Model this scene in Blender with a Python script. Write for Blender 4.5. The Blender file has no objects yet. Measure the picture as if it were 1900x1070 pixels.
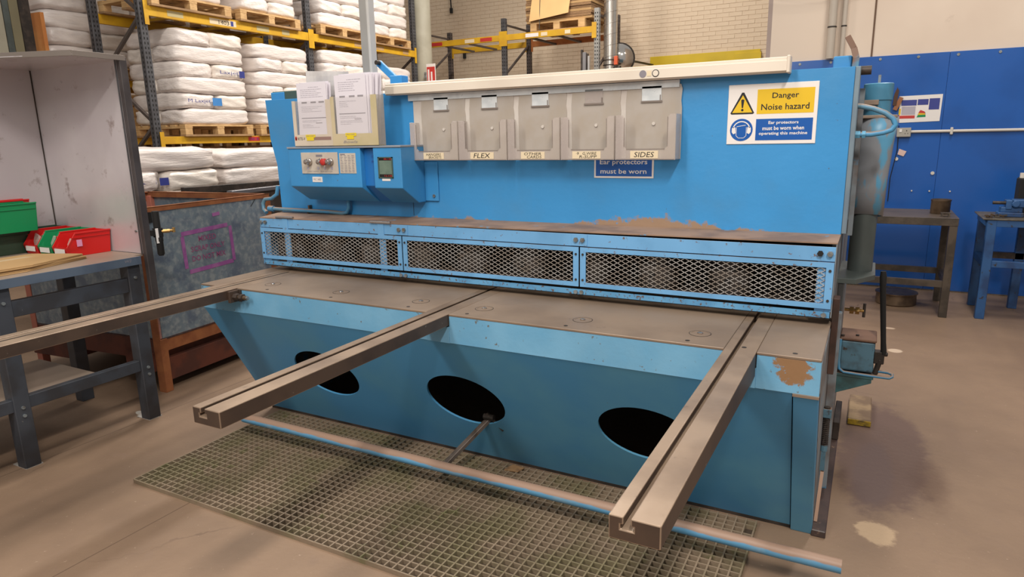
import bpy, bmesh, math, random
from mathutils import Vector, Matrix
random.seed(7)
SC = bpy.context.scene
COL = SC.collection

# ------------------------------------------------------------------ camera
cd = bpy.data.cameras.new('camera'); cam = bpy.data.objects.new('camera', cd); COL.objects.link(cam)
cd.sensor_width = 36.0; cd.lens = 1242.97 * 36.0 / 1900.0; cd.clip_start = 0.05; cd.clip_end = 100
_R = Vector((0.8832922, 0.46840141, -0.01987469)); _U = Vector((-0.08589503, 0.20336142, 0.97532875)); _F = Vector((-0.46088711, 0.85979315, -0.21986091))
m = Matrix(((_R.x, _U.x, -_F.x, 0.0878727), (_R.y, _U.y, -_F.y, -2.167885), (_R.z, _U.z, -_F.z, 1.4854269), (0, 0, 0, 1)))
cam.matrix_world = m
SC.camera = cam
# ------------------------------------------------------------------ light and view
w = bpy.data.worlds.new('hall_air'); SC.world = w; w.use_nodes = True
bg = w.node_tree.nodes['Background']; bg.inputs[0].default_value = (1.0, 0.95, 0.90, 1); bg.inputs[1].default_value = 0.38
def area(name, loc, sx, sy, power, col=(1, 0.94, 0.86), tgt=None):
    l = bpy.data.lights.new(name, 'AREA'); l.shape = 'RECTANGLE'; l.size = sx; l.size_y = sy; l.energy = power; l.color = col
    o = bpy.data.objects.new(name, l); COL.objects.link(o); o.location = loc
    if tgt: o.rotation_euler = (Vector(tgt) - Vector(loc)).to_track_quat('-Z', 'Y').to_euler()
    return o
area('strip_or_fill_light', (0.95, -2.6, 4.7), 0.35, 1.3, 235)
area('strip_or_fill_light', (-2.2, -4.2, 4.2), 0.5, 2.2, 110, tgt=(-2.4, 0.2, 0.6))  # added frontal fill to brighten the hopper and left side, no lamp known there
area('strip_or_fill_light', (0.8, 2.9, 4.6), 0.35, 1.5, 85)
area('strip_or_fill_light', (-1.4, -1.3, 5.0), 0.35, 1.5, 75)  # added fill to brighten the booth panels, not read from any lamp
area('strip_or_fill_light', (-4.4, 1.4, 5.2), 0.35, 1.5, 115)
area('strip_or_fill_light', (-4.6, 5.5, 5.4), 0.5, 2.0, 210)
area('strip_or_fill_light', (-3.4, 8.0, 6.2), 0.5, 2.0, 190)
SC.view_settings.view_transform = 'Standard'; SC.view_settings.look = 'None'
SC.view_settings.gamma = 1.0; SC.view_settings.use_curve_mapping = False
SC.view_settings.exposure = -0.06

# ------------------------------------------------------------------ materials
def lin(c):
    return tuple((x / 255 / 12.92) if x / 255 <= 0.04045 else ((x / 255 + 0.055) / 1.055) ** 2.4 for x in c) + (1,)
MATS = {}
def mat(name, c1, c2=None, scale=4, lo=0.45, hi=0.6, rough=0.5, metal=0.0, bump=0.0, bscale=40, dust=None, dthr=(0.3, 0.8),
        spots=None, sscale=30, sthr=(0.64, 0.7), stretch=None, alpha=1.0, coat=0.0, emit=0.0, trans=0.0, var=0.08, detail=4, crown=None):
    mt = bpy.data.materials.new(name); mt.use_nodes = True; nt = mt.node_tree; N = nt.nodes; L = nt.links
    bs = N['Principled BSDF']
    tc = N.new('ShaderNodeTexCoord'); mp = N.new('ShaderNodeMapping'); L.new(tc.outputs['Object'], mp.inputs[0])
    if stretch: mp.inputs['Scale'].default_value = stretch
    def noise(s, d=detail, src=None, ro=0.55):
        n = N.new('ShaderNodeTexNoise'); n.inputs['Scale'].default_value = s; n.inputs['Detail'].default_value = d; n.inputs['Roughness'].default_value = ro
        L.new((src or mp.outputs[0]), n.inputs['Vector']); return n.outputs[0]
    def ramp(src, a, b):
        r = N.new('ShaderNodeMapRange'); r.inputs['From Min'].default_value = a; r.inputs['From Max'].default_value = b; L.new(src, r.inputs['Value']); return r.outputs[0]
    def mix(f, a, b):
        x = N.new('ShaderNodeMix'); x.data_type = 'RGBA'
        if isinstance(f, float): x.inputs[0].default_value = f
        else: L.new(f, x.inputs[0])
        for s, v in ((6, a), (7, b)):
            if isinstance(v, tuple): x.inputs[s].default_value = v
            else: L.new(v, x.inputs[s])
        return x.outputs[2]
    a = lin(c1)
    d = tuple(max(0, v * (1 - var * 2)) for v in a[:3]) + (1,)
    col = mix(ramp(noise(scale * 0.5, 2), 0.35, 0.65), a, d)
    if c2: col = mix(ramp(noise(scale), lo, hi), col, lin(c2))
    if spots: col = mix(ramp(noise(sscale, 5, ro=0.65), sthr[0], sthr[1]), col, lin(spots))
    if dust:
        g = N.new('ShaderNodeNewGeometry'); sp = N.new('ShaderNodeSeparateXYZ'); L.new(g.outputs['Normal'], sp.inputs[0])
        ad = N.new('ShaderNodeMath'); ad.operation = 'ADD'; L.new(sp.outputs[2], ad.inputs[0])
        nn = N.new('ShaderNodeMath'); nn.operation = 'MULTIPLY_ADD'; L.new(noise(6, 5), nn.inputs[0]); nn.inputs[1].default_value = 1.0; nn.inputs[2].default_value = -0.5
        L.new(nn.outputs[0], ad.inputs[1])
        col = mix(ramp(ad.outputs[0], dthr[0], dthr[1]), col, lin(dust))
    L.new(col, bs.inputs['Base Color'])
    bs.inputs['Roughness'].default_value = rough; bs.inputs['Metallic'].default_value = metal
    if metal > 0.3 or rough < 0.45:
        rr = N.new('ShaderNodeMapRange'); rr.inputs['To Min'].default_value = max(0.05, rough - 0.1); rr.inputs['To Max'].default_value = min(1, rough + 0.12)
        L.new(noise(scale * 1.7, 4), rr.inputs['Value']); L.new(rr.outputs[0], bs.inputs['Roughness'])
    if bump:
        b = N.new('ShaderNodeBump'); b.inputs['Strength'].default_value = bump; b.inputs['Distance'].default_value = 0.01
        L.new(noise(bscale, 5), b.inputs['Height']); L.new(b.outputs[0], bs.inputs['Normal'])
    if alpha < 1: bs.inputs['Alpha'].default_value = alpha
    if coat: bs.inputs['Coat Weight'].default_value = coat; bs.inputs['Coat Roughness'].default_value = 0.25
    if trans: bs.inputs['Transmission Weight'].default_value = trans
    if emit:
        bs.inputs['Emission Color'].default_value = lin(c1); bs.inputs['Emission Strength'].default_value = emit
    MATS[name] = mt
    return mt

DUST = (168, 140, 118)
BLUE = mat('machine_blue_paint', (60, 146, 208), (68, 138, 190), 3, 0.5, 0.72, rough=0.42, bump=0.12, bscale=22, spots=(88, 84, 80), sscale=26, sthr=(0.71, 0.76), dust=(132, 116, 104), dthr=(0.95, 1.35))
BLUE2 = mat('scratched_blue_paint', (116, 172, 206), (98, 160, 198), 5, 0.4, 0.7, rough=0.5, bump=0.1, bscale=30, spots=(104, 100, 92), sscale=34, sthr=(0.66, 0.70), stretch=(1, 1, 1))
BLUE3 = mat('hopper_blue_paint', (80, 152, 200), (92, 156, 188), 2, 0.45, 0.7, rough=0.5, spots=(80, 96, 100), sscale=60, sthr=(0.72, 0.76))
GBLUE = mat('guard_blue_paint', (112, 170, 218), (96, 152, 198), 6, 0.5, 0.7, rough=0.45, spots=(110, 88, 76), sscale=45, sthr=(0.62, 0.68), dust=DUST, dthr=(0.7, 1.2))
RAILB = mat('dusty_rail_paint', (96, 156, 194), (124, 156, 176), 8, 0.5, 0.7, rough=0.5, dust=(152, 124, 106), dthr=(0.2, 0.4), spots=(110, 100, 96), sscale=40, sthr=(0.68, 0.72))
PIPEB = mat('pipe_blue_paint', (74, 142, 184), (90, 128, 148), 8, rough=0.45, dust=(140, 120, 106), dthr=(0.35, 0.8))
OLDB = mat('greasy_blue_paint', (84, 120, 138), (66, 82, 90), 14, 0.42, 0.62, rough=0.5, dust=(120, 92, 74), dthr=(0.6, 1.0), spots=(60, 50, 44), sscale=30, sthr=(0.6, 0.68))
SIDEG = mat('grimy_side_steel', (128, 136, 142), (96, 84, 78), 5, 0.45, 0.62, rough=0.55, spots=(64, 118, 150), sscale=9, sthr=(0.6, 0.66))
TABLE = mat('dusty_table_steel', (147, 127, 109), (124, 106, 91), 3, 0.4, 0.68, rough=0.42, metal=0.25, bump=0.04, bscale=60, spots=(118, 100, 88), sscale=16, sthr=(0.66, 0.74))
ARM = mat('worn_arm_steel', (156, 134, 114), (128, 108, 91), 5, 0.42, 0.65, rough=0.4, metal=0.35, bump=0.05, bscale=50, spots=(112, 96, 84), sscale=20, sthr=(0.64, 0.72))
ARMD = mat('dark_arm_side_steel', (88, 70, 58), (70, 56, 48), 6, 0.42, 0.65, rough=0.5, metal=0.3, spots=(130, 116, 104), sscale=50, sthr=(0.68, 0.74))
BLACK = mat('black_gap', (20, 18, 17), rough=0.8)
DARK = mat('dark_oily_steel', (52, 46, 42), (70, 60, 54), 10, rough=0.55, metal=0.3, spots=(96, 80, 68), sscale=25)
PAD = mat('hold_down_steel', (84, 78, 74), (56, 52, 48), 8, rough=0.5, metal=0.3)
MESHM = mat('expanded_mesh_steel', (184, 180, 176), (158, 148, 138), 20, rough=0.5, metal=0.2)
BOLT = mat('zinc_bolt', (150, 158, 162), (120, 116, 110), 30, rough=0.4, metal=0.6)
CREAM = mat('cream_plastic_trunking', (228, 216, 200), (210, 196, 180), 2, 0.5, 0.75, rough=0.4, spots=(180, 164, 148), sscale=40, sthr=(0.72, 0.76))
WHITE = mat('white_sign_plastic', (232, 226, 222), rough=0.3, var=0.02)
PAPER = mat('office_paper', (226, 220, 228), rough=0.7, var=0.02)
YEL = mat('sign_yellow', (226, 186, 38), rough=0.35, var=0.03)
SBLUE = mat('sign_blue', (26, 88, 168), rough=0.3, var=0.03)
INK = mat('black_print', (28, 26, 28), rough=0.6)
GREYINK = mat('grey_print', (138, 132, 140), rough=0.7)
LIGHTINK = mat('pale_grey_print', (178, 172, 182), rough=0.7)
PRED = mat('red_print', (196, 52, 46), rough=0.5)
NAVY = mat('navy_print', (52, 62, 140), rough=0.5)
YLAB = mat('yellow_label', (232, 206, 40), rough=0.5)
LABEL = mat('paper_label', (226, 208, 176), rough=0.6, var=0.03)
BACKB = mat('holder_backing_board', (206, 198, 190), (190, 180, 172), 5, rough=0.5, var=0.04)
SILV = mat('silvered_label', (226, 230, 232), (196, 202, 206), 14, 0.45, 0.7, rough=0.3, metal=0.15)
HCLR = mat('yellowed_paper_holder', (212, 196, 160), (196, 182, 140), 5, rough=0.3, alpha=0.9, coat=0.3)
HSIDE = mat('clear_holder_side', (190, 184, 176), rough=0.2, alpha=0.45, coat=0.5)
PLATE = mat('engraved_panel', (206, 196, 182), (188, 178, 166), 10, rough=0.4)
CHROME = mat('chrome', (190, 182, 176), rough=0.22, metal=0.9)
LCD = mat('grey_green_display', (112, 132, 118), (96, 116, 104), 14, rough=0.2)
CONC = None
BAGM = mat('white_plastic_sack', (240, 230, 220), (226, 216, 206), 5, 0.45, 0.7, rough=0.34, bump=0.5, bscale=9, coat=0.25, var=0.04)
BAGM2 = mat('cool_white_plastic_sack', (236, 226, 220), (222, 212, 208), 4, 0.45, 0.7, rough=0.32, bump=0.6, bscale=12, coat=0.3, var=0.04)
WOOD = mat('pallet_pine', (212, 174, 122), (190, 150, 100), 6, 0.4, 0.65, rough=0.7, bump=0.2, bscale=30, stretch=(1, 3, 6))
WOODD = mat('weathered_pine', (176, 140, 100), (150, 118, 84), 6, rough=0.75, bump=0.2)
CARD = mat('brown_cardboard', (190, 154, 106), (176, 140, 94), 3, rough=0.75, bump=0.05)
CARDE = mat('cardboard_edge', (150, 116, 80), (120, 90, 62), 30, rough=0.8, stretch=(1, 1, 8))
RYEL = mat('rack_yellow', (216, 168, 34), (198, 150, 34), 5, rough=0.45, spots=(150, 116, 50), sscale=30)
RGREY = mat('rack_grey_upright', (88, 88, 92), (76, 74, 76), 8, rough=0.45, metal=0.3)
RDARK = mat('rack_brace', (84, 74, 70), (70, 60, 56), 8, rough=0.5)
RORG = mat('rack_orange', (196, 124, 62), (176, 104, 52), 6, rough=0.5)
GALV = mat('dull_galvanised_sheet', (212, 206, 208), (198, 190, 194), 2.2, 0.4, 0.66, rough=0.3, metal=0.35, bump=0.03, bscale=8, spots=(160, 146, 144), sscale=8, sthr=(0.62, 0.72))
SPANG = mat('spangled_galvanised_sheet', (128, 144, 156), (152, 162, 168), 26, 0.45, 0.62, rough=0.42, metal=0.3, spots=(104, 118, 136), sscale=7, sthr=(0.5, 0.62))
RUST = mat('rusty_angle_iron', (158, 98, 58), (130, 74, 44), 9, 0.4, 0.65, rough=0.8, bump=0.15, bscale=50)
RUSTD = mat('dark_red_primer', (104, 54, 38), (80, 44, 34), 7, rough=0.75)
BENCHT = mat('bench_top_steel', (170, 152, 136), (154, 136, 122), 3, 0.45, 0.7, rough=0.45, metal=0.15)
BLEG = mat('bench_frame_dark_grey', (72, 76, 84), (62, 62, 66), 6, rough=0.45, metal=0.3, spots=(110, 108, 108), sscale=50, sthr=(0.7, 0.74))
BLIP = mat('bench_front_lip', (98, 112, 130), (84, 96, 114), 6, rough=0.4, metal=0.3)
BRED = mat('red_polypropylene', (206, 28, 26), rough=0.35, var=0.04)
BGRN = mat('green_polypropylene', (22, 138, 84), rough=0.35, var=0.04)
BDGR = mat('dark_green_polypropylene', (56, 78, 62), rough=0.4, var=0.04)
POLY = mat('clear_polythene_bag', (226, 224, 214), rough=0.15, alpha=0.4, coat=0.5)
TAPE = mat('purple_tape', (150, 84, 150), (160, 100, 156), 12, rough=0.6)
PINKM = mat('pink_marker', (148, 78, 120), rough=0.7)
WBLUE = mat('blue_painted_board', (36, 92, 172), (34, 84, 158), 2, 0.5, 0.7, rough=0.22, bump=0.03, bscale=5, var=0.04)
PLAS = mat('painted_plaster', (226, 208, 190), (212, 192, 174), 0.8, 0.45, 0.7, rough=0.7, bump=0.1, bscale=6, spots=(196, 176, 158), sscale=3, sthr=(0.68, 0.8), var=0.03)
BRICK = mat('painted_brick', (224, 204, 178), (208, 186, 160), 0.8, 0.45, 0.7, rough=0.75, bump=0.25, bscale=20, spots=(160, 136, 112), sscale=5, sthr=(0.7, 0.78))
MORT = mat('painted_mortar', (216, 196, 170), (204, 182, 156), 3, rough=0.85)
YPAN = mat('yellow_painted_panel', (208, 178, 26), rough=0.5)
CONDU = mat('white_conduit', (214, 206, 196), rough=0.4)
GCOND = mat('grey_conduit', (188, 176, 162), rough=0.45)
DUCT = mat('spiral_duct_steel', (206, 200, 192), rough=0.24, metal=0.85)
COLM = mat('grey_green_column_paint', (168, 162, 144), (154, 148, 130), 3, rough=0.55)
OLIVE = mat('dark_workbench_steel', (74, 66, 58), (90, 80, 70), 8, rough=0.5, metal=0.3, dust=(96, 84, 74), dthr=(0.7, 1.1))
VBLUE = mat('vice_bench_blue', (44, 88, 140), (36, 66, 110), 6, rough=0.5, spots=(52, 48, 46), sscale=16, sthr=(0.6, 0.66))
BRASS = mat('brass', (176, 140, 84), rough=0.35, metal=0.7)
BRONZ = mat('brown_steel_ring', (128, 108, 88), (96, 80, 66), 10, rough=0.35, metal=0.7)
GREYP = mat('grey_cylinder_steel', (92, 100, 98), (80, 86, 84), 5, rough=0.42, metal=0.4)
LBLUE = mat('light_blue_cylinder', (90, 160, 196), (72, 130, 160), 6, rough=0.35)
SHELL = mat('grey_smeared_blue_shell', (92, 158, 194), (134, 138, 144), 3.2, 0.40, 0.47, rough=0.4, dust=(150, 130, 116), dthr=(0.6, 1.0), stretch=(6, 6, 2.2))
ORNG = mat('orange_board', (206, 140, 76), (190, 120, 62), 3, rough=0.6)
FLOORD = mat('dark_recess', (58, 54, 46), (74, 68, 56), 2, rough=0.7)
MATM = mat('trodden_mat_plastic', (140, 122, 102), (118, 108, 82), 4, 0.45, 0.62, rough=0.6, spots=(108, 104, 70), sscale=9, sthr=(0.6, 0.7), bump=0.2, bscale=60)
MIRR = mat('mirror_glass', (230, 226, 220), rough=0.05, metal=1.0)
GREENB = mat('green_grey_steel', (72, 92, 84), rough=0.5)

def concrete():
    mt = bpy.data.materials.new('dusty_concrete_floor'); mt.use_nodes = True; nt = mt.node_tree; N = nt.nodes; L = nt.links
    bs = N['Principled BSDF']; tc = N.new('ShaderNodeTexCoord'); P = tc.outputs['Object']
    def noise(s, d=5, ro=0.6, src=None):
        n = N.new('ShaderNodeTexNoise'); n.inputs['Scale'].default_value = s; n.inputs['Detail'].default_value = d; n.inputs['Roughness'].default_value = ro
        L.new(src or P, n.inputs['Vector']); return n
    def rng(src, a, b, c=0.0, d=1.0):
        r = N.new('ShaderNodeMapRange'); r.interpolation_type = 'SMOOTHSTEP'
        for k, v in (('From Min', a), ('From Max', b), ('To Min', c), ('To Max', d)): r.inputs[k].default_value = v
        L.new(src, r.inputs['Value']); return r.outputs[0]
    def mix(f, a, b):
        x = N.new('ShaderNodeMix'); x.data_type = 'RGBA'; L.new(f, x.inputs[0])
        for s, v in ((6, a), (7, b)):
            if isinstance(v, tuple): x.inputs[s].default_value = v
            else: L.new(v, x.inputs[s])
        return x.outputs[2]
    def mul(a, b):
        x = N.new('ShaderNodeMath'); x.operation = 'MULTIPLY'; L.new(a, x.inputs[0])
        if isinstance(b, float): x.inputs[1].default_value = b
        else: L.new(b, x.inputs[1])
        return x.outputs[0]
    def stretch(sx, sy):
        mp = N.new('ShaderNodeMapping'); mp.inputs['Scale'].default_value = (sx, sy, 1); L.new(P, mp.inputs[0]); return mp.outputs[0]
    col = mix(rng(noise(0.8).outputs[0], 0.35, 0.65), lin((139, 115, 94)), lin((121, 99, 81)))
    col = mix(mul(rng(noise(1.3, 3, src=stretch(1.6, 0.35)).outputs[0], 0.5, 0.72), 0.5), col, lin((116, 94, 78)))
    col = mix(mul(rng(noise(9, 6).outputs[0], 0.56, 0.7), 0.4), col, lin((128, 106, 90)))
    col = mix(mul(rng(noise(60, 3).outputs[0], 0.68, 0.75), 0.7), col, lin((182, 158, 138)))
    wob = noise(5, 5, 0.7)
    def blob(cx, cy, rx, ry, c, soft=0.5, amt=1.0, wa=0.6):
        nonlocal col
        mp = N.new('ShaderNodeMapping'); mp.vector_type = 'TEXTURE'; mp.inputs['Location'].default_value = (cx, cy, 0); mp.inputs['Scale'].default_value = (rx, ry, 1)
        L.new(P, mp.inputs[0]); ln = N.new('ShaderNodeVectorMath'); ln.operation = 'LENGTH'; L.new(mp.outputs[0], ln.inputs[0])
        a = N.new('ShaderNodeMath'); a.operation = 'MULTIPLY_ADD'; L.new(wob.outputs[0], a.inputs[0]); a.inputs[1].default_value = wa; L.new(ln.outputs['Value'], a.inputs[2])
        f = rng(a.outputs[0], 1.0 + wa / 2, 1.0 + wa / 2 - soft); col = mix(mul(f, amt), col, lin(c))
    blob(0.24, 1.22, 0.22, 0.72, (98, 76, 68), 0.3, 0.85, 1.0)       # oil soaked patch beside the machine
    blob(0.42, 1.0, 0.10, 0.30, (88, 64, 50), 0.7, 0.6, 1.0)
    blob(0.20, 0.98, 0.10, 0.4, (98, 80, 76), 0.4, 0.7)
    blob(0.22, 0.47, 0.08, 0.09, (186, 160, 130), 0.25, 0.85, 1.8)  # pale chipped patch
    blob(0.33, 2.95, 0.05, 0.05, (200, 178, 156), 0.3, 0.9)
    blob(0.30, 3.55, 0.05, 0.03, (196, 172, 150), 0.3, 0.8)
    blob(-3.42, -0.02, 0.10, 0.035, (190, 184, 176), 0.1, 1.0, 0.2)
    blob(-1.72, -0.86, 0.03, 0.05, (198, 176, 152), 0.2, 0.9)
    # saw-cut joints running to the back wall
    sx = N.new('ShaderNodeSeparateXYZ'); L.new(P, sx.inputs[0])
    for x0, wd in ((-2.355, 0.0035), (-3.36, 0.004)):
        s = N.new('ShaderNodeMath'); s.operation = 'ADD'; L.new(sx.outputs[0], s.inputs[0]); s.inputs[1].default_value = -x0
        ab = N.new('ShaderNodeMath'); ab.operation = 'ABSOLUTE'; L.new(s.outputs[0], ab.inputs[0])
        col = mix(rng(ab.outputs[0], wd, wd * 0.3), col, lin((98, 78, 64)))
    vo = N.new('ShaderNodeTexVoronoi'); vo.feature = 'DISTANCE_TO_EDGE'; vo.inputs['Scale'].default_value = 0.75
    wv = N.new('ShaderNodeVectorMath'); wv.operation = 'MULTIPLY_ADD'; L.new(noise(2.5).outputs['Color'], wv.inputs[0]); wv.inputs[1].default_value = (0.5, 0.5, 0); L.new(P, wv.inputs[2])
    L.new(wv.outputs[0], vo.inputs['Vector'])
    col = mix(mul(rng(vo.outputs['Distance'], 0.006, 0.001), mul(rng(noise(0.9, 2).outputs[0], 0.5, 0.6), 0.8)), col, lin((92, 72, 60)))
    L.new(col, bs.inputs['Base Color']); bs.inputs['Roughness'].default_value = 0.55
    b = N.new('ShaderNodeBump'); b.inputs['Strength'].default_value = 0.15; b.inputs['Distance'].default_value = 0.01; L.new(noise(35).outputs[0], b.inputs['Height']); L.new(b.outputs[0], bs.inputs['Normal'])
    return mt
CONC = concrete()

# worn paint round a patch: used on the machine front panel and the apron (object space = world)
def worn(base, name, c, fn):
    mt = base.copy(); mt.name = name; nt = mt.node_tree; N = nt.nodes; L = nt.links; bs = N['Principled BSDF']
    src = bs.inputs['Base Color'].links[0].from_socket
    tc = N.new('ShaderNodeTexCoord'); n = N.new('ShaderNodeTexNoise'); n.inputs['Scale'].default_value = 11; n.inputs['Detail'].default_value = 7; n.inputs['Roughness'].default_value = 0.7
    L.new(tc.outputs['Object'], n.inputs['Vector'])
    x = N.new('ShaderNodeMix'); x.data_type = 'RGBA'; x.inputs[7].default_value = lin(c); L.new(src, x.inputs[6])
    f = fn(N, L, tc.outputs['Object'], n.outputs[0]); L.new(f, x.inputs[0]); L.new(x.outputs[2], bs.inputs['Base Color'])
    return mt
def mth(N, L, op, a, b=None, c=None):
    x = N.new('ShaderNodeMath'); x.operation = op
    for i, v in enumerate((a, b, c)):
        if v is None: continue
        if isinstance(v, (int, float)): x.inputs[i].default_value = v
        else: L.new(v, x.inputs[i])
    x.use_clamp = False
    return x.outputs[0]
def rngn(N, L, src, a, b):
    r = N.new('ShaderNodeMapRange'); r.inputs['From Min'].default_value = a; r.inputs['From Max'].default_value = b; L.new(src, r.inputs['Value']); return r.outputs[0]

# ------------------------------------------------------------------ mesh builder (world coordinates)
class MB:
    def __init__(s): s.v = []; s.f = []
    def add(s, vs, fs):
        n = len(s.v); s.v += [tuple(v) for v in vs]; s.f += [tuple(i + n for i in f) for f in fs]; return s
    def box(s, x0, x1, y0, y1, z0, z1):
        return s.add([(x0, y0, z0), (x1, y0, z0), (x1, y1, z0), (x0, y1, z0), (x0, y0, z1), (x1, y0, z1), (x1, y1, z1), (x0, y1, z1)],
                     [(0, 3, 2, 1), (4, 5, 6, 7), (0, 1, 5, 4), (1, 2, 6, 5), (2, 3, 7, 6), (3, 0, 4, 7)])
    def hexa(s, b, t):     # bottom quad, top quad (both CCW seen from above)
        return s.add(list(b) + list(t), [(0, 3, 2, 1), (4, 5, 6, 7), (0, 1, 5, 4), (1, 2, 6, 5), (2, 3, 7, 6), (3, 0, 4, 7)])
    def bar(s, p, q, w, h, up=(0, 0, 1)):
        p = Vector(p); q = Vector(q); d = (q - p).normalized(); u = Vector(up); sd = d.cross(u)
        if sd.length < 1e-4: sd = d.cross(Vector((1, 0, 0)))
        sd.normalize(); u = sd.cross(d).normalized(); a = sd * w / 2; b = u * h / 2
        return s.add([p - a - b, p + a - b, p + a + b, p - a + b, q - a - b, q + a - b, q + a + b, q - a + b],
                     [(0, 1, 2, 3), (7, 6, 5, 4), (0, 4, 5, 1), (1, 5, 6, 2), (2, 6, 7, 3), (3, 7, 4, 0)])
    def tube(s, pts, r, n=12, cap=True):
        pts = [Vector(p) for p in pts]; rs = r if isinstance(r, (list, tuple)) else [r] * len(pts); base = len(s.v); nrm = None
        for i, p in enumerate(pts):
            d = (pts[min(i + 1, len(pts) - 1)] - pts[max(i - 1, 0)]).normalized()
            if nrm is None:
                nrm = d.cross(Vector((0, 0, 1)))
                if nrm.length < 1e-3: nrm = d.cross(Vector((1, 0, 0)))
            nrm = (nrm - d * nrm.dot(d)).normalized(); b = d.cross(nrm)
            for k in range(n):
                a = 2 * math.pi * k / n; s.v.append(tuple(p + (nrm * math.cos(a) + b * math.sin(a)) * rs[i]))
        for i in range(len(pts) - 1):
            for k in range(n):
                a = base + i * n + k; c = base + i * n + (k + 1) % n; s.f.append((a, c, c + n, a + n))
        if cap:
            s.f.append(tuple(base + k for k in range(n))[::-1]); e = base + (len(pts) - 1) * n; s.f.append(tuple(e + k for k in range(n)))
        return s
    def cyl(s, p, q, r, n=16, r2=None): return s.tube([p, q], [r, r if r2 is None else r2], n)
    def lathe(s, c, prof, n=24, axis=(0, 0, 1)):
        ax = Vector(axis).normalized(); c = Vector(c); return s.tube([c + ax * h for r, h in prof], [max(r, 1e-4) for r, h in prof], n) if False else s._lathe(c, prof, n, ax)
    def _lathe(s, c, prof, n, ax):
        nrm = ax.cross(Vector((0, 0, 1)))
        if nrm.length < 1e-3: nrm = Vector((1, 0, 0))
        nrm.normalize(); b = ax.cross(nrm); base = len(s.v)
        for r, h in prof:
            for k in range(n):
                a = 2 * math.pi * k / n; s.v.append(tuple(c + ax * h + (nrm * math.cos(a) + b * math.sin(a)) * max(r, 1e-4)))
        for i in range(len(prof) - 1):
            for k in range(n):
                a = base + i * n + k; d = base + i * n + (k + 1) % n; s.f.append((a, d, d + n, a + n))
        s.f.append(tuple(base + k for k in range(n))[::-1]); e = base + (len(prof) - 1) * n; s.f.append(tuple(e + k for k in range(n)))
        return s
    def prism(s, pts, off):   # planar polygon extruded by off
        off = Vector(off); n = len(pts); P = [Vector(p) for p in pts]; base = len(s.v)
        s.v += [tuple(p) for p in P] + [tuple(p + off) for p in P]
        s.f.append(tuple(base + i for i in range(n))[::-1]); s.f.append(tuple(base + n + i for i in range(n)))
        for i in range(n):
            j = (i + 1) % n; s.f.append((base + i, base + j, base + n + j, base + n + i))
        return s

def obj(name, mb, m, parent=None, bevel=0, smooth=False, label=None, seg=1):
    me = bpy.data.meshes.new(name); off = Vector((0, 0, 0))
    inv = None
    if parent is not None:
        inv = WM[parent.name].inverted()
        me.from_pydata([tuple(inv @ Vector(v)) for v in mb.v], [], mb.f)
    else: me.from_pydata(mb.v, [], mb.f)
    bm = bmesh.new(); bm.from_mesh(me); bmesh.ops.recalc_face_normals(bm, faces=bm.faces)
    if bevel: bmesh.ops.bevel(bm, geom=[e for e in bm.edges if len(e.link_faces) == 2 and e.calc_face_angle(0) > 0.6], offset=bevel, segments=seg, affect='EDGES', profile=0.5)
    bm.to_mesh(me); bm.free()
    if smooth:
        me.shade_smooth()
        try: me.set_sharp_from_angle(angle=math.radians(40))
        except Exception: pass
    me.materials.append(m); o = bpy.data.objects.new(name, me); COL.objects.link(o)
    if parent is not None: o.parent = parent; WM[o.name] = WM[parent.name].copy()
    else: WM[o.name] = Matrix.Identity(4)
    if label: o['label'] = label
    return o
WM = {}
def recentre(o):      # move the origin of a top-level mesh to the middle of its base
    me = o.data; xs = [v.co.x for v in me.vertices]; ys = [v.co.y for v in me.vertices]; zs = [v.co.z for v in me.vertices]
    c = Vector(((min(xs) + max(xs)) / 2, (min(ys) + max(ys)) / 2, min(zs))); me.transform(Matrix.Translation(-c)); o.location = c
    WM[o.name] = Matrix.Translation(c)
def tag(o, label, cat, group=None, kind=None):
    o['label'] = label; o['category'] = cat
    if group: o['group'] = group
    if kind: o['kind'] = kind
    return o
def thing(name, label, cat, loc=(0, 0, 0), rz=0, group=None):
    o = bpy.data.objects.new(name, None); o.empty_display_size = 0.1; COL.objects.link(o); o.location = loc; o.rotation_euler = (0, 0, rz)
    WM[o.name] = Matrix.Translation(Vector(loc)) @ Matrix.Rotation(rz, 4, 'Z')
    return tag(o, label, cat, group)
def struct(name, mb, m, bevel=0):
    o = obj(name, mb, m, bevel=bevel); o['kind'] = 'structure'; return o
def kids(o): return [c for c in bpy.data.objects if c.parent == o]
def copy_tree(o, delta=None, parent=None, label=None):
    c = o.copy(); COL.objects.link(c)
    if parent is not None: c.parent = parent
    if delta is not None: c.location = o.location + Vector(delta)
    if label: c['label'] = label
    WM[c.name] = WM[o.name].copy() if delta is None else Matrix.Translation(Vector(delta)) @ WM[o.name]
    for k in CH.get(o.name, []) if o.name in CH else kids(o): copy_tree(k, None, c)
    return c
CH = {}

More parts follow.
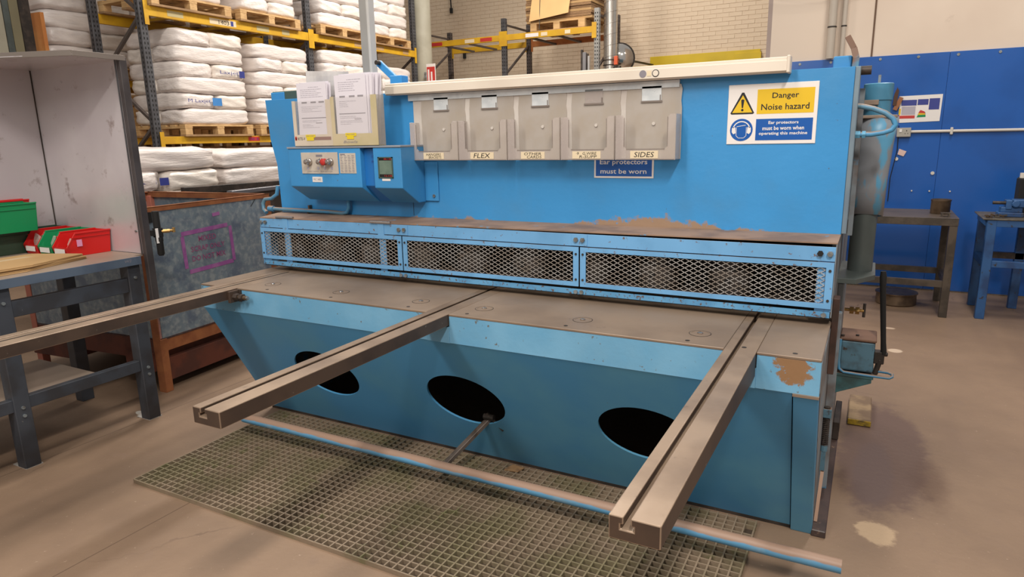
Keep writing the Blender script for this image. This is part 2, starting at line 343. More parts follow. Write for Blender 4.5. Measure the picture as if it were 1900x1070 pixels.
def text(s, origin, right, up, height, m, parent, width=None, align='LEFT', name='lettering', depth=0.0004, shear=0, sp=1.0, bold=0.0):
    cu = bpy.data.curves.new('t', 'FONT'); cu.body = s; cu.size = 1; cu.extrude = 0.0; cu.align_x = 'LEFT'; cu.shear = shear; cu.resolution_u = 2; cu.space_line = sp; cu.offset = bold
    o = bpy.data.objects.new('t', cu); COL.objects.link(o); dg = bpy.context.evaluated_depsgraph_get()
    me = bpy.data.meshes.new_from_object(o.evaluated_get(dg)); bpy.data.objects.remove(o); bpy.data.curves.remove(cu)
    if not len(me.vertices): return None
    xs = [v.co.x for v in me.vertices]; ys = [v.co.y for v in me.vertices]
    x0, x1, y0, y1 = min(xs), max(xs), min(ys), max(ys)
    ky = height / (y1 - y0); kx = (width / (x1 - x0)) if width else ky
    R = Vector(right).normalized(); U = Vector(up).normalized(); Nn = R.cross(U); O = Vector(origin)
    ox = {'LEFT': 0, 'CENTER': -(x1 - x0) * kx / 2, 'RIGHT': -(x1 - x0) * kx}[align]
    inv = WM[parent.name].inverted()
    for v in me.vertices: v.co = inv @ (O + R * ((v.co.x - x0) * kx + ox) + U * ((v.co.y - y0) * ky) + Nn * depth)
    me.name = name; me.materials.clear(); me.materials.append(m)
    t = bpy.data.objects.new(name, me); COL.objects.link(t); t.parent = parent; WM[t.name] = WM[parent.name].copy()
    return t
X = (1, 0, 0); Y = (0, 1, 0); Z = (0, 0, 1)

# ================================================================== THE SETTING
struct('floor', MB().box(-13, 5, -4, 13, -0.1, 0), CONC)
struct('wall_left', MB().box(-12.2, -12, -4, 13, 0, 5.6), PLAS)
# back wall near: plaster above, blue boards below
wb = struct('wall_back', MB().box(-0.9, 5, 5.12, 5.35, 0, 5.6), PLAS)
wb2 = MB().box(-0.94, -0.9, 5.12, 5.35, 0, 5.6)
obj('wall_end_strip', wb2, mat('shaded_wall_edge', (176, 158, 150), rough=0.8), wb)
for x0, x1 in ((-0.898, 0.598), (0.5995, 1.82), (1.8215, 4.0)):
    obj('blue_board', MB().box(x0, x1, 5.1, 5.12, 0.012, 2.142), WBLUE, wb, bevel=0.002)
k = 0
for x in (-0.62, -0.35, 0.06, 0.36, 0.66, 0.96, 1.26, 1.5): obj('screw', MB().cyl((x, 5.1, 2.115), (x, 5.094, 2.115), 0.012, 8), BOLT, wb)
for x, z in ((0.27, 1.22), (0.42, 0.93), (0.56, 0.93), (0.72, 0.93), (0.569, 1.092)): obj('screw', MB().cyl((x, 5.1, z), (x, 5.09, z), 0.016 if z > 1 else 0.007, 8), CONDU, wb)
obj('sheet_joint', MB().box(-0.022, -0.008, 5.112, 5.121, 2.142, 5.6), mat('joint_brown', (110, 84, 66), rough=0.8), wb)  # brown strip along the joint between the plaster sheets
# far painted brick wall
wf = struct('wall_far', MB().box(-12, -0.9, 11.03, 11.3, 0, 5.6), MORT)
bw, bh = 0.225, 0.075
proto = None; nb = 0; rest = MB()
for r in range(0, 75):
    z = r * bh
    if z > 5.5: break
    for c in range(0, 50):
        x = -12 + c * bw + (bw / 2 if r % 2 else 0)
        if x + bw > -0.9: break
        y = 11.03 - 0.004 - random.random() * 0.004
        near = (2.62 < z < 3.95) and (-4.55 < x < -1.5)
        if near and nb < 300:
            if proto is None:
                proto = obj('brick', MB().box(x + 0.003, x + bw - 0.003, 11.024, 11.04, z + 0.003, z + bh - 0.003), BRICK, wf); px, pz = x, z
            else:
                b = proto.copy(); COL.objects.link(b); b.parent = wf; b.location = (x - px, (random.random() - 0.5) * 0.004, z - pz)
            nb += 1
        elif z > 1.9: rest.box(x + 0.003, x + bw - 0.003, y, 11.04, z + 0.003, z + bh - 0.003)
ro = obj('brickwork', rest, BRICK, wf); ro['kind'] = 'stuff'
obj('yellow_panel', MB().box(-3.86, -1.86, 10.97, 11.0, 2.45, 2.93), YPAN, wf, bevel=0.004)
obj('yellow_panel', MB().box(-2.3, -1.84, 10.955, 10.972, 2.5, 2.88), YPAN, wf, bevel=0.004)
# column between the racks
trim = struct('trim_1', MB().tube([(-7.0, 7.95, 0), (-7.0, 7.95, 5.6)], 0.16, 24), COLM)
trim.data.shade_smooth()

# ================================================================== THE GUILLOTINE SHEAR
M = thing('guillotine_shear', 'large light blue guillotine shear with three steel support arms and a mesh guard', 'machine', (-1.42, 0.6, 0))
XL = -2.848
def P(name, mb, m, bevel=0.0, smooth=False, parent=None, label=None, seg=1): return obj(name, mb, m, parent or M, bevel, smooth, label, seg)
# table top in four plates between the arms
A1 = (-2.742, -2.588); A2 = (-1.473, -1.367); A3 = (-0.292, -0.192)
TT = P('table_top', MB().box(XL, A1[0] - 0.001, 0, 1.3, 0.791, 0.8), TABLE, 0.0015)
for a, b in ((A1[1] + 0.001, A2[0] - 0.001), (A2[1] + 0.001, A3[0] - 0.001), (A3[1] + 0.001, 0.0)):
    P('table_top', MB().box(a, b, 0, 1.3, 0.791, 0.8), TABLE, 0.0015)
for i, x in enumerate((-2.489, -2.048, -1.596, -1.278, -0.843, -0.40)):
    pl = P('table_plug', MB().lathe((x, 0.135, 0.7995), [(0.036, 0), (0.036, 0.0012), (0.030, 0.0016), (0.030, 0.0006), (0.012, 0.0006)], 28), TABLE, smooth=True)
    P('plug_ring', MB().lathe((x, 0.135, 0.7998), [(0.0385, 0), (0.0385, 0.0009), (0.0362, 0.0009), (0.0362, 0)], 28), DARK, parent=pl)
    P('bolt', MB().lathe((x, 0.135, 0.8005), [(0.010, 0), (0.010, 0.003), (0.006, 0.005)], 12), CHROME, smooth=True, parent=pl)
for x in (-2.02, -1.59, -0.87, -1.30, -0.42, -0.235, -0.08, -2.42): P('tapped_hole', MB().cyl((x, 0.035, 0.7995), (x, 0.035, 0.8008), 0.008, 10), DARK)
# front apron
def apfn(N, L, Pp, n):
    mp = N.new('ShaderNodeMapping'); mp.vector_type = 'TEXTURE'; mp.inputs['Location'].default_value = (1.42 - 0.085, -0.6, 0.752); mp.inputs['Scale'].default_value = (0.060, 1, 0.046); L.new(Pp, mp.inputs[0])
    sp = N.new('ShaderNodeSeparateXYZ'); L.new(mp.outputs[0], sp.inputs[0])
    r = mth(N, L, 'ADD', mth(N, L, 'MULTIPLY', sp.outputs[0], sp.outputs[0]), mth(N, L, 'MULTIPLY', sp.outputs[2], sp.outputs[2]))
    return rngn(N, L, mth(N, L, 'MULTIPLY_ADD', n, 7.0, r), 4.5, 4.2)
APRON = worn(BLUE2, 'scratched_blue_paint_worn_corner', (142, 108, 76), apfn)
for a, b in ((XL, A1[0] - 0.002), (A1[1] + 0.03, A2[0] - 0.002), (A2[1] + 0.002, A3[0] - 0.002), (A3[1] + 0.002, 0.0)):
    P('apron', MB().box(a, b, 0.001, 0.02, 0.678, 0.7905), APRON, 0.001)
for a, b in ((A1[0], A1[1] + 0.03), A2, A3): P('apron', MB().box(a - 0.002, b + 0.002, 0.0, 0.02, 0.678, 0.745), APRON)
P('arm_bracket', MB().box(A1[1] + 0.002, A1[1] + 0.028, -0.004, 0.06, 0.735, 0.795), DARK, 0.001)
ab = P('clamp_bolt', MB().cyl((-2.582, -0.03, 0.765), (-2.545, -0.03, 0.765), 0.017, 6), DARK)
P('clamp_block', MB().box(-2.588, -2.572, -0.058, -0.004, 0.738, 0.794), ARMD, 0.002)
P('threaded_stud', MB().cyl((-2.545, -0.03, 0.765), (-2.49, -0.03, 0.765), 0.011, 12), BRONZ, smooth=True, parent=ab)
P('nut', MB().cyl((-2.53, -0.03, 0.765), (-2.512, -0.03, 0.765), 0.018, 6), DARK, parent=ab)
P('stud_end', MB().cyl((-2.49, -0.03, 0.765), (-2.482, -0.03, 0.765), 0.009, 12), BOLT, parent=ab)
# arms with T-slots
def arm(x0, x1, y0, z0, slot, zr, worn_end=True, y1=0.66):
    s0, s1 = slot; zs = 0.8 - 0.016; r = MB()
    def prof(y, zb): return [(x0, y, zb), (x1, y, zb), (x1, y, 0.8), (s1, y, 0.8), (s1, y, zs), (s1 + 0.006, y, zs), (s1 + 0.006, y, zs - 0.01), (s0 - 0.006, y, zs - 0.01), (s0 - 0.006, y, zs), (s0, y, zs), (s0, y, 0.8), (x0, y, 0.8)]
    a = prof(y0, z0); b = prof(0.0, zr); c = prof(y1, zr)
    n = len(a); vs = a + b + c; fs = [tuple(range(n))[::-1], tuple(range(2 * n, 3 * n))]
    for k in range(2):
        for i in range(n):
            j = (i + 1) % n; fs.append((k * n + i, k * n + j, (k + 1) * n + j, (k + 1) * n + i))
    r.add(vs, fs)
    o = P('support_arm', r, ARM, 0.0025, seg=2)
    # darker second material on the upright faces of the bar, picked by face normal
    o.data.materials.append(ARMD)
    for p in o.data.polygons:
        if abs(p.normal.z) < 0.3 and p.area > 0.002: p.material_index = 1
    return o
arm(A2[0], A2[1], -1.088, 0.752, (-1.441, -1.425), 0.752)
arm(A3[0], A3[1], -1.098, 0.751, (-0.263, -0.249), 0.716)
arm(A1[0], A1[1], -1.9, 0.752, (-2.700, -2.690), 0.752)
P('scale_strip', MB().box(-2.66, -2.652, -1.9, 0.4, 0.8, 0.8012), DARK)
# hopper plate under the table with three oval openings
def hop(x, s): # s 0..1 from apron down to floor
    return (x, 0.004 + 0.362 * s, 0.678 * (1 - s) + 0.006 * s)
holes = [(-2.224, 0.196), (-1.414, 0.196), (-0.595, 0.196)]; sc = 0.474; sh = 0.202
xs = [XL + 0.03]; H = MB()
def quad(a, b, s0, s1): H.add([hop(a, s0), hop(b, s0), hop(b, s1), hop(a, s1)], [(0, 1, 2, 3)])
cur = XL
for cx, rx in holes:
    quad(cur, cx - 0.23, 0, 1); a, b = cx - 0.23, cx + 0.23; quad(a, b, 0, sc - 0.25); quad(a, b, sc + 0.25, 1)
    n = 48; outer = []; inner = []
    for k in range(n):
        t = 2 * math.pi * k / n; ct, st = math.cos(t), math.sin(t); q = 1 / max(abs(ct), abs(st))
        outer.append(hop(cx + 0.23 * ct * q, sc + 0.25 * st * q)); inner.append(hop(cx + rx * ct, sc + sh * st))
    H.add(outer + inner, [(k, (k + 1) % n, n + (k + 1) % n, n + k) for k in range(n)]); H.add(inner + [(v[0], v[1] + 0.008, v[2] + 0.004) for v in inner], [(k, (k + 1) % n, n + (k + 1) % n, n + k) for k in range(n)]); cur = b
quad(cur, -0.078, 0, 1)
hp = P('chute_panel', H, BLUE3)
P('chute_lip', MB().box(XL, -0.078, 0.362, 0.372, 0.0, 0.016), DARK)
P('corner_leg', MB().hexa([(-0.074, 0.352, 0.0), (0.0, 0.352, 0.0), (0.0, 0.40, 0.0), (-0.074, 0.40, 0.0)], [(-0.074, -0.006, 0.677), (0.0, -0.006, 0.677), (0.0, 0.06, 0.677), (-0.074, 0.06, 0.677)]), BLUE3, 0.002)
P('leg_cap', MB().box(-0.076, 0.001, -0.008, 0.012, 0.672, 0.68), TABLE)
# end frames
prof = [(0.02, 0.776), (0.02, 0.69), (0.40, 0.0), (1.75, 0.0), (1.75, 1.5), (1.2, 1.7), (0.70, 1.7), (0.70, 1.06), (0.62, 0.86), (0.62, 0.776)]
for x0, x1 in ((XL, XL + 0.03), (-0.028, 0.0)):
    P('end_frame', MB().prism([(x0, y, z) for y, z in prof], (x1 - x0, 0, 0)), SIDEG, 0.001)
P('machine_body', MB().box(XL + 0.03, -0.028, 1.25, 1.7, 0.02, 1.66), OLDB)
P('lower_beam', MB().box(XL + 0.03, -0.028, 0.7, 1.25, 0.5, 0.77), DARK)
# blade beam behind the guard and hold-down cylinders
P('blade_beam', MB().box(-2.84, -0.03, 0.615, 0.66, 0.83, 1.075), BLACK)
P('blade', MB().box(-2.84, -0.03, 0.56, 0.60, 0.835, 0.862), DARK, 0.002)
x = -2.73
while x < -0.08:
    hd = P('hold_down', MB().lathe((x, 0.525, 0.872), [(0.02, 0), (0.075, 0.0), (0.082, 0.01), (0.082, 0.095), (0.05, 0.1), (0.05, 0.17)], 20), PAD, smooth=True)
    P('hold_down_screw', MB().cyl((x, 0.445, 0.93), (x, 0.437, 0.93), 0.012, 8), BLACK, parent=hd)
    x += 0.295
# guard
GY = 0.419
G = P('blade_guard', MB().box(-2.856, -0.002, GY, GY + 0.004, 1.034, 1.086), GBLUE, 0.0008)
def ledge():
    return MB().hexa([(-2.858, GY - 0.001, 1.082), (0.001, GY - 0.001, 1.097), (0.001, 0.664, 1.093), (-2.95, 0.664, 1.082)],
                     [(-2.858, GY - 0.001, 1.087), (0.001, GY - 0.001, 1.102), (0.001, 0.664, 1.099), (-2.95, 0.664, 1.088)])
P('ledge', ledge(), mat('dusty_ledge_steel', (150, 122, 102), (120, 98, 84), 6, rough=0.7, spots=(96, 140, 172), sscale=14, sthr=(0.66, 0.7)))
P('guard_rail', MB().box(-2.846, -0.006, GY - 0.002, GY + 0.003, 0.826, 0.850), mat('scuffed_guard_rail_paint', (98, 160, 204), (82, 140, 184), 6, rough=0.5, spots=(96, 78, 68), sscale=70, sthr=(0.56, 0.62)), parent=G)
P('rail_flange', MB().box(-2.846, -0.006, GY - 0.002, GY + 0.03, 0.824, 0.828), DARK, parent=G)
for xa, xb in ((-2.858, -1.899), (-1.892, -0.976), (-0.969, -0.004)):
    z0, z1, wv = 0.862, 1.031, 0.019
    fr = MB().box(xa, xb, GY - 0.004, GY, z1 - wv, z1).box(xa, xb, GY - 0.004, GY, z0, z0 + wv).box(xa, xa + wv + 0.006, GY - 0.004, GY, z0 + wv, z1 - wv).box(xb - wv - 0.006, xb, GY - 0.004, GY, z0 + wv, z1 - wv)
    P('mesh_frame', fr, GBLUE, parent=G)
    # expanded metal diamonds
    xa2, xb2 = xa + wv + 0.004, xb - wv - 0.004; za, zb = z0 + wv, z1 - wv; px_, pz_ = 0.0345, 0.0185; sl = pz_ / px_
    ms = MB(); H_ = zb - za; n0 = int(((xb2 - xa2) + H_ / sl) / px_) + 2
    for sgn in (1, -1):
        for k in range(-int(H_ / sl / px_) - 1, n0):
            xs_ = xa2 + k * px_
            if sgn > 0: f = lambda x_: za + (x_ - xs_) * sl
            else: f = lambda x_: zb - (x_ - xs_) * sl
            lo_, hi_ = max(xa2, xs_), min(xb2, xs_ + H_ / sl)
            if hi_ - lo_ < 0.004: continue
            ms.bar((lo_, GY + 0.001, f(lo_)), (hi_, GY + 0.001, f(hi_)), 0.0022, 0.0016, up=(0, 1, 0))
    mo = P('expanded_mesh', ms, MESHM, parent=G); mo['kind'] = 'stuff'
    for zz in (z0 + 0.03, z1 - 0.03):
        for xx in (xa + 0.012, xb - 0.012): P('rivet', MB().cyl((xx, GY - 0.004, zz), (xx, GY - 0.007, zz), 0.005, 8), DARK, parent=G)
for x in (-2.668, -2.022): 
    P('hinge_strap', MB().box(x - 0.02, x + 0.02, GY + 0.006, GY + 0.01, 0.85, 1.08), GBLUE, parent=G)
    P('hinge_strap', MB().box(x - 0.019, x + 0.019, GY - 0.003, GY - 0.0005, 1.028, 1.09), GBLUE, parent=G)
    P('hinge_rod', MB().cyl((x - 0.062, GY - 0.002, 1.092), (x + 0.062, GY - 0.002, 1.092), 0.0075, 12), CHROME, smooth=True, parent=G)
for x in (-2.83, -0.03): P('guard_end_plate', MB().box(x - 0.028, x + 0.028, GY + 0.006, GY + 0.012, 0.85, 1.08), GBLUE, parent=G)
for x in (-2.845, -2.815, -1.91, -1.88, -0.988, -0.958, -0.02, -0.052):
    P('bolt', MB().cyl((x, GY, 1.062), (x, GY - 0.010, 1.062), 0.0105, 6), BOLT if x != -0.052 else BLACK, parent=G)
for x in (-1.91, -1.882, -0.988, -0.962, -0.025): P('bolt', MB().cyl((x, GY - 0.002, 0.838), (x, GY - 0.010, 0.838), 0.009, 8), BOLT, parent=G)
for x in (-1.895, -0.973): P('joint_plate', MB().box(x - 0.035, x + 0.035, GY - 0.003, GY, 1.036, 1.084), GBLUE, parent=G)
P('guard_side', MB().box(-0.003, 0.0, GY, 0.66, 0.83, 1.097), SIDEG, parent=G)
P('guard_side', MB().box(-2.858, -2.855, GY, 0.66, 0.83, 1.085), GBLUE, parent=G)
# front panel
def fpfn(N, L, Pp, n):
    sp = N.new('ShaderNodeSeparateXYZ'); L.new(Pp, sp.inputs[0])
    # rust along the bottom edge, broad between x=-1.1 and -0.1
    xl = mth(N, L, 'ADD', sp.outputs[0], -1.42)          # world x
    g = mth(N, L, 'MAXIMUM', mth(N, L, 'MULTIPLY_ADD', mth(N, L, 'ABSOLUTE', mth(N, L, 'ADD', xl, 0.72)), -0.09, 0.036), -0.012)
    n2 = N.new('ShaderNodeTexNoise'); n2.inputs['Scale'].default_value = 7; n2.inputs['Detail'].default_value = 8; n2.inputs['Roughness'].default_value = 0.72; L.new(Pp, n2.inputs['Vector'])
    h = mth(N, L, 'SUBTRACT', mth(N, L, 'ADD', sp.outputs[2], -1.088), g)
    return rngn(N, L, mth(N, L, 'MULTIPLY_ADD', n2.outputs[0], 0.22, h), 0.118, 0.104)
FPM = worn(BLUE, 'machine_blue_paint_rusted_foot', (154, 128, 106), fpfn)
P('front_panel', MB().prism([(-2.945, 0.665, 1.088), (0.0, 0.665, 1.097), (0.0, 0.665, 1.712), (-2.998, 0.665, 1.719), (-2.985, 0.665, 1.50), (-2.95, 0.665, 1.36)], (0, 0.02, 0)), FPM, 0.001)
P('panel_joint', MB().box(-2.0, -1.998, 0.6635, 0.666, 1.1, 1.17), DARK)
P('front_panel_edge', MB().box(-0.0, 0.018, 0.668, 0.76, 1.10, 1.712), mat('grey_blue_panel_edge', (120, 138, 150), (104, 120, 134), 5, rough=0.5), 0.002)
P('frame_edge', MB().box(0.018, 0.036, 0.78, 0.84, 1.08, 1.64), SIDEG, 0.001)
P('top_plate', MB().box(-2.998, 0.0, 0.685, 1.2, 1.69, 1.71), BLUE)
P('cylinder_block', MB().box(-3.03, -2.83, 0.75, 0.95, 1.71, 1.77), GREENB, 0.004)
P('cylinder_block', MB().box(-3.035, -2.93, 0.745, 0.76, 1.712, 1.765), BLUE, 0.003)
P('cylinder_block', MB().box(-0.078, -0.015, 0.72, 0.86, 1.712, 1.756), BLUE, 0.004)
P('block_side', MB().box(-0.0149, 0.001, 0.72, 0.86, 1.712, 1.757), DARK, 0.002)
# cream trunking along the top
TR = P('cable_trunking', MB().box(-2.10, -0.222, 0.615, 0.664, 1.702, 1.758), CREAM, 0.003)
P('trunking_lid', MB().box(-2.10, -0.226, 0.609, 0.616, 1.706, 1.745), CREAM, 0.002, parent=TR)
P('trunking_end_cap', MB().box(-0.228, -0.216, 0.606, 0.668, 1.699, 1.762), CREAM, 0.003, parent=TR)
for x, mm in ((-0.775, GREYINK), (-0.722, LABEL)):
    P('round_sticker', MB().cyl((x, 0.609, 1.727), (x, 0.6075, 1.727), 0.0145, 20), GREYINK if mm is GREYINK else INK, parent=TR)
P('round_sticker', MB().cyl((-0.722, 0.6078, 1.727), (-0.722, 0.607, 1.727), 0.0115, 20), CREAM, parent=TR)
P('sticker', MB().box(-0.758, -0.740, 0.6078, 0.609, 1.717, 1.738), LABEL, parent=TR)
P('silver_strip', MB().box(-1.99, -0.635, 0.652, 0.664, 1.672, 1.70), SILV)
# control boxes
def cbox(xa, xb, yf, name):
    o = MB().prism([(xa, 0.664, 1.458), (xa, yf, 1.450), (xa, yf, 1.255), (xa, 0.60, 1.174), (xa, 0.664, 1.174)], (xb - xa, 0, 0))
    return P(name, o, BLUE, 0.004, seg=2)
C1 = cbox(-2.655, -2.166, 0.47, 'control_box')
C2 = cbox(-2.085, -1.915, 0.47, 'display_box')
P('box_filler', MB().prism([(-2.166, 0.664, 1.452), (-2.166, 0.50, 1.446), (-2.166, 0.50, 1.262), (-2.166, 0.60, 1.178), (-2.166, 0.664, 1.178)], (0.081, 0, 0)), mat('deep_blue_filler_paint', (30, 112, 186), rough=0.45), 0.002)
P('box_flange', MB().box(-1.915, -1.835, 0.655, 0.664, 1.178, 1.372), BLUE, 0.003, parent=C2)
P('screw', MB().cyl((-1.86, 0.655, 1.205), (-1.86, 0.65, 1.205), 0.008, 8), BOLT, parent=C2)
P('box_lid_edge', MB().box(-2.657, -1.913, 0.466, 0.664, 1.450, 1.459), mat('dusty_lid_edge', (142, 148, 158), rough=0.5), 0.001)
YF = 0.47
cp = P('control_plate', MB().box(-2.56, -2.31, YF - 0.004, YF, 1.322, 1.430), PLATE, 0.001, parent=C1)
for x, mm, big in ((-2.500, CHROME, 1), (-2.415, CHROME, 0), (-2.380, PRED, 2), (-2.355, CHROME, 1)):
    P('selector_knob' if mm is CHROME else 'stop_button', MB().lathe((x, YF - 0.004, 1.383), [(0.018, 0), (0.018, 0.012), (0.014, 0.016), (0.012, 0.034), (0.008, 0.036)] if big != 2 else [(0.011, 0), (0.011, 0.014), (0.017, 0.018), (0.017, 0.036), (0.01, 0.04)], 18, axis=(0, -1, 0)), mm, smooth=True, parent=C1)
text('START RANGE   PUSH BUTTON', (-2.435, YF - 0.004, 1.330), X, Z, 0.007, GREYINK, C1, width=0.17, align='CENTER')
P('plate_mark', MB().box(-2.455, -2.412, YF - 0.0048, YF - 0.004, 1.408, 1.419), GREYINK, parent=C1)
for x in (-2.515, -2.445, -2.40, -2.352): P('plate_mark', MB().lathe((x, YF - 0.0042, 1.350), [(0.008, 0), (0.008, 0.0005), (0.0065, 0.0005)], 14, axis=(0, -1, 0)), LIGHTINK, parent=C1)
P('number_label', MB().box(-2.494, -2.426, YF - 0.0015, YF, 1.279, 1.306), WHITE, parent=C1)
text('M/C 3405', (-2.46, YF - 0.0016, 1.287), X, Z, 0.011, GREYINK, C1, width=0.05, align='CENTER')
dt = P('data_plate', MB().box(-2.300, -2.195, YF - 0.002, YF, 1.325, 1.425), PLATE, parent=C1)
dm = MB()
for r in range(11):
    for c in range(4): dm.box(-2.293 + c * 0.0245, -2.293 + c * 0.0245 + 0.012 + 0.006 * random.random(), YF - 0.0026, YF - 0.002, 1.332 + r * 0.008, 1.3345 + r * 0.008)
dm.box(-2.293, -2.262, YF - 0.0026, YF - 0.002, 1.4165, 1.422); P('print_rows', dm, GREYINK, parent=C1)
# display window
P('window_recess', MB().box(-2.052, -1.968, YF - 0.001, YF + 0.001, 1.308, 1.402), BLACK, parent=C2)
P('window_frame', MB().box(-2.055, -2.048, YF - 0.004, YF, 1.305, 1.405).box(-1.972, -1.965, YF - 0.004, YF, 1.305, 1.405).box(-2.055, -1.965, YF - 0.004, YF, 1.400, 1.405).box(-2.055, -1.965, YF - 0.004, YF, 1.303, 1.308), GREENB, parent=C2)
P('display', MB().box(-2.048, -1.972, YF - 0.0022, YF - 0.001, 1.322, 1.388), LCD, parent=C2)
text('88.138', (-1.972, YF - 0.0022, 1.391), X, Z, 0.0085, PRED, C2, width=0.046, align='RIGHT')
text('12.138', (-1.972, YF - 0.0022, 1.3105), X, Z, 0.0085, PRED, C2, width=0.046, align='RIGHT')
P('display_label', MB().box(-2.035, -1.985, YF - 0.0015, YF, 1.290, 1.301), WHITE, parent=C2)
text('P·M', (-2.118, 0.4985, 1.375), X, Z, 0.012, NAVY, M, width=0.014); text('1·5', (-2.118, 0.4985, 1.400), X, Z, 0.014, NAVY, M, width=0.014)
# pipes at the left foot of the panel
P('conduit', MB().tube([(-2.99, 0.63, 1.108), (-2.55, 0.64, 1.103), (-2.46, 0.64, 1.098), (-2.43, 0.64, 1.104), (-2.418, 0.645, 1.13), (-2.418, 0.645, 1.18)], 0.011, 12), PIPEB, smooth=True)
P('conduit_clip', MB().cyl((-2.715, 0.645, 1.10), (-2.705, 0.645, 1.10), 0.017, 10).box(-2.715, -2.705, 0.64, 0.66, 1.10, 1.135), BRONZ)
P('conduit_socket', MB().cyl((-3.01, 0.628, 1.109), (-2.975, 0.63, 1.108), 0.017, 12), PIPEB, smooth=True)
P('hose', MB().tube([(-2.955, 0.66, 1.24), (-2.965, 0.655, 1.19), (-3.005, 0.65, 1.165), (-3.055, 0.645, 1.16), (-3.07, 0.64, 1.135), (-3.062, 0.635, 1.10), (-3.03, 0.625, 1.085)], 0.011, 10), PIPEB, smooth=True)
# arm/lamp bracket behind the trunking
P('hinged_bracket', MB().bar((-2.31, 0.84, 1.89), (-2.19, 0.84, 1.79), 0.02, 0.034, up=(0, 0, 1)).box(-2.21, -2.135, 0.80, 0.86, 1.70, 1.815), BLUE, 0.002)
P('pivot', MB().cyl((-2.295, 0.825, 1.888), (-2.295, 0.80, 1.888), 0.012, 10), DARK)
# foot rail and its link
P('foot_rail', MB().cyl((-2.655, 0.012, 0.110), (0.108, 0.016, 0.108), 0.0235, 20), RAILB, smooth=True)
lk = P('pedal_link', MB().bar((-1.335, 0.27, 0.262), (-1.45, 0.045, 0.10), 0.026, 0.018), mat('worn_link_steel', (112, 100, 92), (80, 70, 62), 14, rough=0.5, metal=0.3), 0.001)
P('link_yoke', MB().bar((-1.345, 0.24, 0.285), (-1.27, 0.26, 0.21), 0.012, 0.012).cyl((-1.36, 0.245, 0.268), (-1.31, 0.245, 0.268), 0.014, 10), DARK, parent=lk)
# right-hand side fittings
P('base_plate', MB().box(-0.002, 0.048, 0.34, 1.62, 0, 0.028), mat('oily_base_plate', (76, 60, 56), (56, 46, 44), 7, rough=0.45, spots=(120, 96, 80), sscale=24), 0.003)
P('side_channel', MB().box(0.0, 0.03, 0.62, 0.66, 0.06, 0.80), SIDEG, 0.002)
P('side_channel', MB().box(0.0, 0.022, 0.90, 1.35, 0.03, 0.86), SIDEG, 0.002)
P('wiper_strip', MB().box(0.0, 0.022, 0.47, 0.53, 0.60, 0.89), mat('dark_red_oily_plate', (78, 56, 48), (58, 44, 38), 12, rough=0.4), 0.002)
sp = [(0.012 + 0.0115 * math.cos(t * 0.8), 0.50 + 0.0115 * math.sin(t * 0.8), 0.30 + t * 0.00098) for t in range(0, 125)]
P('return_spring', MB().tube(sp, 0.0026, 6), DARK)
P('spring_anchor', MB().box(-0.0, 0.028, 0.485, 0.515, 0.42, 0.455), OLDB, 0.001); P('spring_foot', MB().cyl((0.012, 0.50, 0.28), (0.012, 0.50, 0.305), 0.013, 10).box(0.004, 0.020, 0.49, 0.51, 0.20, 0.285), OLDB)
P('spring_bolt', MB().cyl((0.012, 0.50, 0.42), (0.012, 0.50, 0.46), 0.012, 10), DARK)
P('rod', MB().bar((0.014, 0.50, 0.20), (0.008, 0.40, 0.03), 0.012, 0.003, up=(0, 1, 0)), mat('tan_flat_bar', (176, 140, 116), rough=0.5))
# grey plate, grey column, blue cylinder and shell
P('cylinder_shelf', MB().prism([(-0.012, 0.71, 0.900), (0.066, 0.71, 0.900), (0.132, 0.83, 0.900), (0.132, 1.12, 0.900), (-0.012, 1.12, 0.900)], (0, 0, 0.020)), GREYP, 0.001)
P('hydraulic_post', MB().cyl((0.073, 0.92, 0.92), (0.073, 0.92, 1.30), 0.047, 28), GREYP, smooth=True)
SH = MB(); n = 26; prof_s = []
for zz, r, cx in ((1.145, 0.066, 0.074), (1.30, 0.066, 0.077), (1.45, 0.070, 0.083), (1.535, 0.074, 0.088)):
    ring = []
    for k in range(n):
        t = math.radians(-205 + 250 * k / (n - 1)); ring.append((cx + r * math.cos(t), 0.93 + r * 0.9 * math.sin(t), zz + (0.012 if zz < 1.2 else 0) * (math.cos(t + 1.57))))
    prof_s.append(ring)
vs = [v for r in prof_s for v in r]; fs = []
for i in range(3):
    for k in range(n - 1): fs.append((i * n + k, i * n + k + 1, (i + 1) * n + k + 1, (i + 1) * n + k))
SH.add(vs, fs); so = P('cylinder_shroud', SH, SHELL, smooth=True); mo_ = so.modifiers.new('t', 'SOLIDIFY'); mo_.thickness = 0.005
P('shroud_top', MB().prism([(0.03, 0.86, 1.53), (0.13, 0.865, 1.53), (0.155, 0.90, 1.53), (0.155, 0.98, 1.53), (0.03, 1.0, 1.53)], (0, 0, 0.012)), mat('dusty_shroud_top', (156, 136, 120), rough=0.6), 0.002)
P('upper_cylinder', MB().lathe((0.080, 1.0, 1.54), [(0.050, 0), (0.050, 0.06), (0.054, 0.062), (0.054, 0.124), (0.050, 0.127)], 28), LBLUE, smooth=True)
P('cylinder_bracket', MB().box(0.02, 0.085, 0.93, 0.95, 1.582, 1.602), mat('dusty_bracket', (150, 130, 114), rough=0.6), 0.002)
P('cylinder_nipple', MB().box(0.075, 0.085, 0.995, 1.005, 1.667, 1.70), BOLT)
P('side_tab', MB().box(0.0, 0.02, 0.70, 0.72, 1.10, 1.15), DARK)
